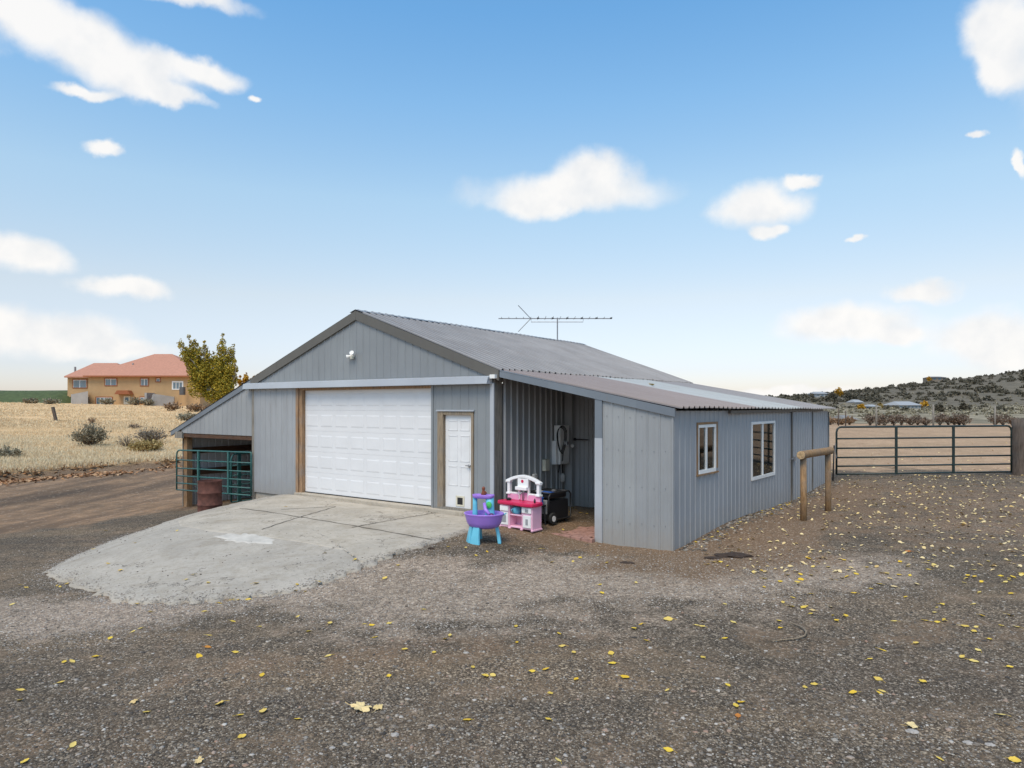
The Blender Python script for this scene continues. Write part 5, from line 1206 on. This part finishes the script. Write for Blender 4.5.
clod(734, 556, .30, .16, .05, 'dark brown clod of soil on the yard in front of the side wall', M['soil'], 1)
clod(713, 558, .16, .08, .02, 'thin dark soil smear left of the big clod by the side wall', M['soil'], 3)
clod(627, 563, .12, .07, .02, 'small dark soil patch in front of the lean-to front wall', M['soil'], 5)
clod(431, 549, .05, .04, .03, 'small dark lump at the right edge of the concrete apron', M['soil'], 7)
# small grey rock near the wall
M['rock'] = plain('pale_rock', (.36,.33,.30), .85, var=.2, scale=20, bmp=.004)
for i, (px_, py_, s_, lab) in enumerate(((395,735,.028,'flat white stone in the centre foreground'),(289,689,.022,'small white stone left of the centre foreground'),(466,653,.022,'pale round stone on gravel near the middle'),(332,748,.018,'pale stone at the bottom edge left of centre'),(716,540,.035,'pale angular stone by the side wall'),(746,556,.035,'white stone lying on the dark soil clod'),(990,745,.028,'grey oval stone at the lower right corner'),(968,743,.03,'dark grey oval stone in the lower right'),(912,732,.035,'pinkish flat stone in the lower right'))):
    o = clod(px_, py_, s_*1.3, s_, s_*.55, lab, M['rock'], 20+i); o.name = 'stone'; o['category'] = 'stone'

# ------------------------------------------------------------------ right background: hill, brush, houses, trees
def ridge(r):   # screen-free: height of the crest by bearing ratio x/y
    return np.interp(r, [-2, -.6, -.1, .2, .37, .41, .44, .48, .52, .58, .63, .70, .75, .90, 1.3, 2.2], [3, 3, 3, 3, 3.2, 5, 7.5, 9.2, 11, 13.5, 16.3, 19.4, 23.3, 29, 42, 48])
def HH(r, Y):
    near_ = np.interp(Y, [58, 66, 100, 150, 200, 240, 300], [.2, .50, .55, .85, 1.4, 2.6, 5.5])
    top = ridge(r); q = sm(230, 430, Y); z = near_*(1-q)+top*q
    x = r*Y
    z = z+sm(90, 200, Y)*.28*snoise(x, Y, 22, 61)+sm(230, 330, Y)*1.0*snoise(x, Y, 60, 62)
    z = np.where(Y > 430, z-(Y-430)*.012, z)
    return z
RR = np.linspace(-2.0, 2.2, 420); YY = np.concatenate([np.linspace(58, 190, 120), np.linspace(193, 440, 110), np.linspace(450, 900, 25)])
gr, gy2 = np.meshgrid(RR, YY); kk = (gr > -.12)
zz_ = HH(gr, gy2); zz_ = np.where(gr < -.02, np.minimum(zz_, zz_*sm(-.14,-.02,gr)-(1-sm(-.14,-.02,gr))*3), zz_)
sel = np.where(RR >= -.14)[0]
gr = gr[:, sel]; gy2 = gy2[:, sel]; zz_ = zz_[:, sel]
n2, n1 = gr.shape; ii = np.arange(n1*n2).reshape(n2, n1)
hv = np.stack([(gr*gy2).ravel(), gy2.ravel(), zz_.ravel()], 1); hf = np.stack([ii[:-1,:-1].ravel(), ii[:-1,1:].ravel(), ii[1:,1:].ravel(), ii[1:,:-1].ravel()], 1)
hm, nt, b = newmat('sage_hillside'); v = coord(nt)
f = noi(nt, v, .035, 6, .65); g = noi(nt, coord(nt, (1,.45,1)), .25, 6, .7)
c1 = ramp(nt, g, [(.34, (.15,.13,.088)), (.5, (.22,.185,.128)), (.6, (.40,.34,.24)), (.72, (.26,.22,.15))])
c2 = ramp(nt, g, [(.3, (.115,.10,.075)), (.6, (.17,.145,.108)), (.8, (.235,.20,.15))])
sep = nt.nodes.new('ShaderNodeSeparateXYZ'); lk(nt, v, sep.inputs[0])
mr = nd(nt, 'ShaderNodeMapRange'); lk(nt, math_(nt, 'ADD', sep.outputs[1], math_(nt, 'MULTIPLY', f, 60)), mr.inputs[0]); mr.inputs[1].default_value = 225; mr.inputs[2].default_value = 265
c = mixc(nt, mr.outputs[0], c1, c2); lk(nt, c, b.inputs['Base Color']); b.inputs['Roughness'].default_value = .95; b.inputs['Specular IOR Level'].default_value = .1
bump(nt, g, .6, .5, b)
ho = quick('hill', hv, hf, hm, kind='structure'); ho.data.polygons.foreach_set('use_smooth', [True]*len(ho.data.polygons))
def hillz(r, Y): return float(HH(np.array([r]), np.array([Y]))[0])
def shrubs(N, Y0, Y1, s0, s1, faces, fs_size, name, mat, seed, rr_=(.36, .95)):
    r_ = np.random.default_rng(seed); Y = r_.uniform(Y0, Y1, N); r = r_.uniform(*rr_, N); cl = snoise(r*Y, Y, 45, seed); ok = r_.random(N) < .65+.5*cl; Y = Y[ok]; r = r[ok]; z = HH(r, Y); n_ = len(Y)
    S = r_.uniform(s0, s1, n_); d = r_.normal(0,1,(n_,faces,3)); d /= np.linalg.norm(d,axis=2,keepdims=True); d *= r_.random((n_,faces,1))**.4
    d[:,:,2] = np.abs(d[:,:,2])*.95; cen = np.stack([r*Y, Y, z], -1)[:,None,:]+d*S[:,None,None]
    a = r_.normal(0,1,(n_,faces,3)); a /= np.linalg.norm(a,axis=2,keepdims=True); b__ = np.cross(a, r_.normal(0,1,(n_,faces,3))); b__ /= np.linalg.norm(b__,axis=2,keepdims=True)
    q = fs_size*S[:,None,None]; vs_ = np.stack([cen-a*q, cen+b__*q, cen+a*q, cen-b__*q], 2).reshape(-1,3); return quick(name, vs_, np.arange(len(vs_)).reshape(-1,4), mat)
shrubs(1700, 250, 450, .6, 1.9, 44, .27, 'juniper_scrub', M['lf_jun'], 3)
shrubs(1300, 95, 300, .3, .75, 22, .30, 'sage_scrub', M['lf_sage'], 4)
shrubs(120, 150, 260, .7, 1.2, 40, .28, 'dark_scrub', M['lf_jun'], 5)
# tumbleweed shrubs along the fence
i = 0
for (pa_, pb2, n_, hgt, mt_, lab) in ((866, 905, 5, 1.0, 'lf_brown', 'dark brown tumbleweed shrub between the first two fence posts beyond the gate'), (908, 930, 3, .85, 'lf_brown', 'dark brown tumbleweed shrub left of the middle fence post beyond the gate'), (938, 968, 5, 1.05, 'lf_brown', 'dark brown tumbleweed shrub right of the middle fence post beyond the gate'), (990, 1018, 3, .95, 'lf_brown', 'dark brown tumbleweed shrub at the right fence post beyond the gate'), (828, 852, 4, .7, 'lf_tan', 'low orange-tan shrub just right of the workshop corner in the field')):
    for k_ in range(n_):
        px_ = pa_+(pb2-pa_)*(k_+.5)/n_+random.uniform(-1.5,1.5); Y_ = 60+random.uniform(-1,1); x_ = X(px_, Y_)
        bush('tumbleweed_shrub', (x_, Y_, h1(x_, Y_)), .62 if n_ > 3 else .7, hgt*random.uniform(.8,1.1), M[mt_], 420, .07, lab, 'shrub', lab.split(' beyond')[0].replace('shrub', 'shrubs'), seed=100+i); i += 1
for px_, py_ in ((876.3,404.5),(933.3,404.5),(995,406.5),(838.5,408.5),(845.5,411)):
    Y_ = 57.5; x_ = X(px_, Y_); z_ = h1(x_, Y_); lab = {876.3:'wooden fence post beyond the gate, second from the workshop side of the tall three',933.3:'middle fence post beyond the gate, between the two brown shrub rows',995:'rightmost fence post beyond the gate near the thick gate post',838.5:'thin fence post just right of the workshop corner',845.5:'dark short fence post right of the thinnest one near the workshop corner'}[px_]
    if px_ == 876.3: lab = 'tall wooden fence post beyond the gate, leftmost of the three tall ones'
    o = MB().tube([(0,0,-.3),(.01,0,.9),(0,0,Z(py_,Y_)-z_)], .075 if px_ > 860 else .05, 8).build('fence_post', M['greywood'] if px_ > 860 else M['tie'], smooth=True); o.location = (x_, Y_, z_); tag(o, lab, 'fence post', 'fence posts beyond the gate')
# houses on the hill
def hillY(px, py):
    for Y_ in np.arange(75, 428, .5):
        if HY+(CZ-hillz((px-512)/F, Y_))*F/Y_ <= py: return float(Y_)
    return 426.
def hut(name, px0, px1, py0, py1, Y, label, wallm, roofm, rf=.45, dep=8, wins=3):
    Y = hillY((px0+px1)/2, py1)
    x0, x1 = X(px0,Y), X(px1,Y); zt_, zb_ = Z(py0,Y), Z(py1,Y); W_ = x1-x0; Ht = zt_-zb_
    root = empty(name, ((x0+x1)/2, Y, zb_), 0, label, 'house'); hw = Ht*(1-rf)
    wo = MB().box(-W_/2+.3, W_/2-.3, 0, dep, -3, hw).build('wall', wallm, root)
    MB().add([(-W_/2,-.5,hw),(W_/2,-.5,hw),(W_/2,dep+.5,hw),(-W_/2,dep+.5,hw),(-W_/2*.7,dep/2,Ht),(W_/2*.7,dep/2,Ht)], [(0,1,5,4),(1,2,5),(2,3,4,5),(3,0,4),(0,3,2,1)]).build('roof', roofm, root)
    for k_ in range(wins):
        q = -W_/2+W_*(k_+.5)/wins; MB().box(q-W_/wins*.25, q+W_/wins*.25, -.06, -.01, hw*.3, hw*.8).build('window', M['farglass'], root)
    return root
whitewall = plain('white_siding', (.38,.38,.37), .7, var=.1); whiteroof = plain('white_metal_roof', (.36,.355,.35), .5, var=.06); greywall = plain('grey_siding', (.22,.22,.22), .8, var=.1); tanwall = plain('tan_siding', (.22,.18,.14), .8); greyroof = plain('grey_roof', (.16,.15,.15), .8)
hut('white_house', 899.5, 922, 401.3, 408.5, 200, 'long low white-roofed house at the foot of the hill beside an orange tree', whitewall, whiteroof, .55, 9, 6)
hut('hilltop_house', 932, 947, 376.2, 380.5, 415, 'flat dark house on the crest of the hill above the gate', tanwall, greyroof, .3, 10, 3)
hut('white_house', 816, 829, 391.5, 397, 380, 'pale house high on the hill next to the workshop roof corner', whitewall, whiteroof, .4, 9, 3)
hut('white_shed', 854.5, 864, 399.5, 403.5, 300, 'small white shed among the scrub on the lower hillside', whitewall, whiteroof, .7, 6, 1)
hut('blue_shed', 871, 880, 404.5, 408.5, 230, 'small white and blue shed left of the long white house', plain('blue_siding', (.10,.17,.27), .7), whiteroof, .5, 6, 1)
hut('grey_barn', 846, 858, 415.5, 423.5, 75, 'small grey barn beyond the dirt field near the workshop corner', greywall, plain('barn_roof', (.24,.23,.22), .7), .5, 4, 1)
for i, (px_, pt, pb2, w_, Y_, mt_, lab) in enumerate(((839,388.3,396,2.2,370,'lf_yel','pointed golden tree on the hill crest right of the workshop roof'),(924.5,401,408.3,1.3,198,'lf_yel','orange round tree at the right end of the long white house'),(862,405,409.5,1.2,240,'lf_yel','small orange-brown tree below the white shed on the hill'),(929,376.5,381,1.5,412,'lf_yel','tiny orange tree left of the flat house on the hill crest'),(880,403,408,.9,240,'lf_rab','pale yellow small tree on the lower hillside left of the long white house'),(832,393,400,3,365,'lf_jun','dark green tree left of the pointed golden tree on the crest'),(850,393,401,3.2,360,'lf_jun','dark juniper right of the pointed golden tree on the crest'),(965,403.5,411,1.2,190,'lf_jun','dark green tree right of the orange tree on the lower hillside'),(940,405,412,1.0,185,'lf_jun','narrow dark tree between the orange tree and its dark neighbour'))):
    Y_ = hillY(px_, pb2); w_ *= 1.0; hgt = Z(pt,Y_)-Z(pb2,Y_); x_ = X(px_,Y_)
    tree('hill_tree', (x_, Y_, Z(pb2,Y_)), [(0,0,hgt*.18,hgt*.95,w_*.8),(w_*.5,0,hgt*.15,hgt*.7,w_*.7),(-w_*.5,.2,hgt*.15,hgt*.75,w_*.7)], 700, .3, M[mt_], lab, 'tree', seed=40+i, trunk=.15, th=hgt*.2)

# ------------------------------------------------------------------ world
EL, AZ = R(58), R(205)     # sun behind the camera, slightly left (azimuth clockwise from +Y)
wd_ = bpy.data.worlds.new('World'); scene.world = wd_; wd_.use_nodes = True; nt = wd_.node_tree
bg = nt.nodes['Background']
sky = nt.nodes.new('ShaderNodeTexSky'); sky.sky_type = 'NISHITA'; sky.sun_disc = False; sky.sun_elevation = EL; sky.sun_rotation = AZ; sky.altitude = 900; sky.air_density = 1.0; sky.dust_density = 1.2; sky.ozone_density = 1.6
tc = nt.nodes.new('ShaderNodeTexCoord'); nrm = nt.nodes.new('ShaderNodeVectorMath'); nrm.operation = 'NORMALIZE'; lk(nt, tc.outputs['Generated'], nrm.inputs[0])
sp = nt.nodes.new('ShaderNodeSeparateXYZ'); lk(nt, nrm.outputs[0], sp.inputs[0])
azn = math_(nt, 'ARCTAN2', sp.outputs[0], sp.outputs[1]); eln = math_(nt, 'ARCSINE', sp.outputs[2])
cmb = nt.nodes.new('ShaderNodeCombineXYZ'); lk(nt, azn, cmb.inputs[0]); lk(nt, eln, cmb.inputs[1])
nz = nd(nt, 'ShaderNodeTexNoise', Scale=10., Detail=8., Roughness=.56); lk(nt, nrm.outputs[0], nz.inputs['Vector'])
off = nt.nodes.new('ShaderNodeVectorMath'); off.operation = 'SUBTRACT'; lk(nt, nz.outputs['Color'], off.inputs[0]); off.inputs[1].default_value = (.5,.5,.5)
sc_ = nt.nodes.new('ShaderNodeVectorMath'); sc_.operation = 'MULTIPLY'; lk(nt, off.outputs[0], sc_.inputs[0]); sc_.inputs[1].default_value = (.105,.06,0)
wp = nt.nodes.new('ShaderNodeVectorMath'); wp.operation = 'ADD'; lk(nt, cmb.outputs[0], wp.inputs[0]); lk(nt, sc_.outputs[0], wp.inputs[1])
clouds = [(30,12,60,26),(85,42,58,25),(140,72,56,23),(200,70,46,12),(165,96,42,9),(82,86,42,6),(190,-5,60,10),(103,150,22,8),(18,252,50,21),(115,287,48,12),(40,335,100,24),(110,350,60,14),
          (570,192,92,20),(590,172,46,20),(540,202,60,14),(765,205,46,24),(768,236,16,7),(806,175,20,7),(925,290,36,11),(850,326,72,21),(900,338,30,12),(985,337,62,28),(1000,345,50,28),
          (1005,30,42,42),(1000,66,26,22),(1012,170,7,16),(855,236,13,4),(982,130,12,4),(258,96,9,4),(790,396,90,7),(-70,20,70,30),(1090,60,80,60),(1110,300,60,30)]
acc = None
for cx_, cy_, w_, h_ in clouds:
    a_ = math.atan((cx_-512)/F); e_ = math.atan((HY-cy_)/F*math.cos(a_)); wa_ = w_/F*math.cos(a_)**2; ha_ = h_/F*math.cos(a_)
    s1 = nt.nodes.new('ShaderNodeVectorMath'); s1.operation = 'SUBTRACT'; lk(nt, wp.outputs[0], s1.inputs[0]); s1.inputs[1].default_value = (a_, e_, 0)
    s2 = nt.nodes.new('ShaderNodeVectorMath'); s2.operation = 'MULTIPLY'; lk(nt, s1.outputs[0], s2.inputs[0]); s2.inputs[1].default_value = (1/wa_, 1/ha_, 0)
    s3 = nt.nodes.new('ShaderNodeVectorMath'); s3.operation = 'LENGTH'; lk(nt, s2.outputs[0], s3.inputs[0])
    mr = nd(nt, 'ShaderNodeMapRange'); mr.interpolation_type = 'SMOOTHSTEP'; lk(nt, s3.outputs['Value'], mr.inputs[0]); mr.inputs[1].default_value = 1.28; mr.inputs[2].default_value = .52; mr.inputs[3].default_value = 0; mr.inputs[4].default_value = 1
    acc = mr.outputs[0] if acc is None else math_(nt, 'SUBTRACT', math_(nt, 'ADD', acc, mr.outputs[0]), math_(nt, 'MULTIPLY', acc, mr.outputs[0]))
# high thin cloud everywhere outside the surveyed part of the sky keeps the light soft
SK = 1/.10
TINT = [(0, (.31,.285,.315)), (.096, (.345,.305,.322)), (.288, (.515,.405,.328)), (.55, (.5643,.5362,.4376)), (.793, (.4492,.5546,.5215)), (1, (.3564,.5395,.5595))]
tr_ = nd(nt, 'ShaderNodeMapRange'); lk(nt, eln, tr_.inputs[0]); tr_.inputs[1].default_value = 0; tr_.inputs[2].default_value = R(30)
tv = nt.nodes.new('ShaderNodeVectorMath'); tv.operation = 'SCALE'; lk(nt, ramp(nt, tr_.outputs[0], TINT), tv.inputs[0]); tv.inputs['Scale'].default_value = 4.
skc = mixc(nt, 1.0, sky.outputs[0], tv.outputs[0], 'MULTIPLY')
cn = nd(nt, 'ShaderNodeTexNoise', Scale=22., Detail=5.); lk(nt, nrm.outputs[0], cn.inputs['Vector'])
ccol = ramp(nt, cn.outputs['Fac'], [(.34, (.755, .76, .765)), (.58, (.865, .845, .82))])
sc2 = nt.nodes.new('ShaderNodeVectorMath'); sc2.operation = 'SCALE'; lk(nt, ccol, sc2.inputs[0]); sc2.inputs['Scale'].default_value = SK
fin = mixc(nt, math_(nt, 'MULTIPLY', acc, .93), skc, sc2.outputs[0])
lk(nt, fin, bg.inputs['Color']); bg.inputs['Strength'].default_value = .10
sl = bpy.data.lights.new('sun', 'SUN'); sl.energy = 2.5; sl.angle = R(32); sl.color = (1,.83,.63); so = bpy.data.objects.new('sun', sl); col.objects.link(so)
sd = Vector((math.sin(AZ)*math.cos(EL), math.cos(AZ)*math.cos(EL), math.sin(EL))); so.rotation_euler = sd.to_track_quat('Z','Y').to_euler(); so.location = (0,0,30)

# ------------------------------------------------------------------ camera
cam = bpy.data.cameras.new('camera'); co = bpy.data.objects.new('camera', cam); col.objects.link(co); scene.camera = co
co.location = (0, 0, CZ); co.rotation_euler = (R(90), 0, 0); cam.sensor_width = 36; cam.lens = 36*F/1024; cam.shift_y = (HY-384)/1024; cam.clip_end = 6000; cam.clip_start = .1
scene.view_settings.view_transform = 'Standard'; scene.view_settings.look = 'None'; scene.view_settings.exposure = .22; scene.view_settings.gamma = 1
scene.render.resolution_x = 1024; scene.render.resolution_y = 768
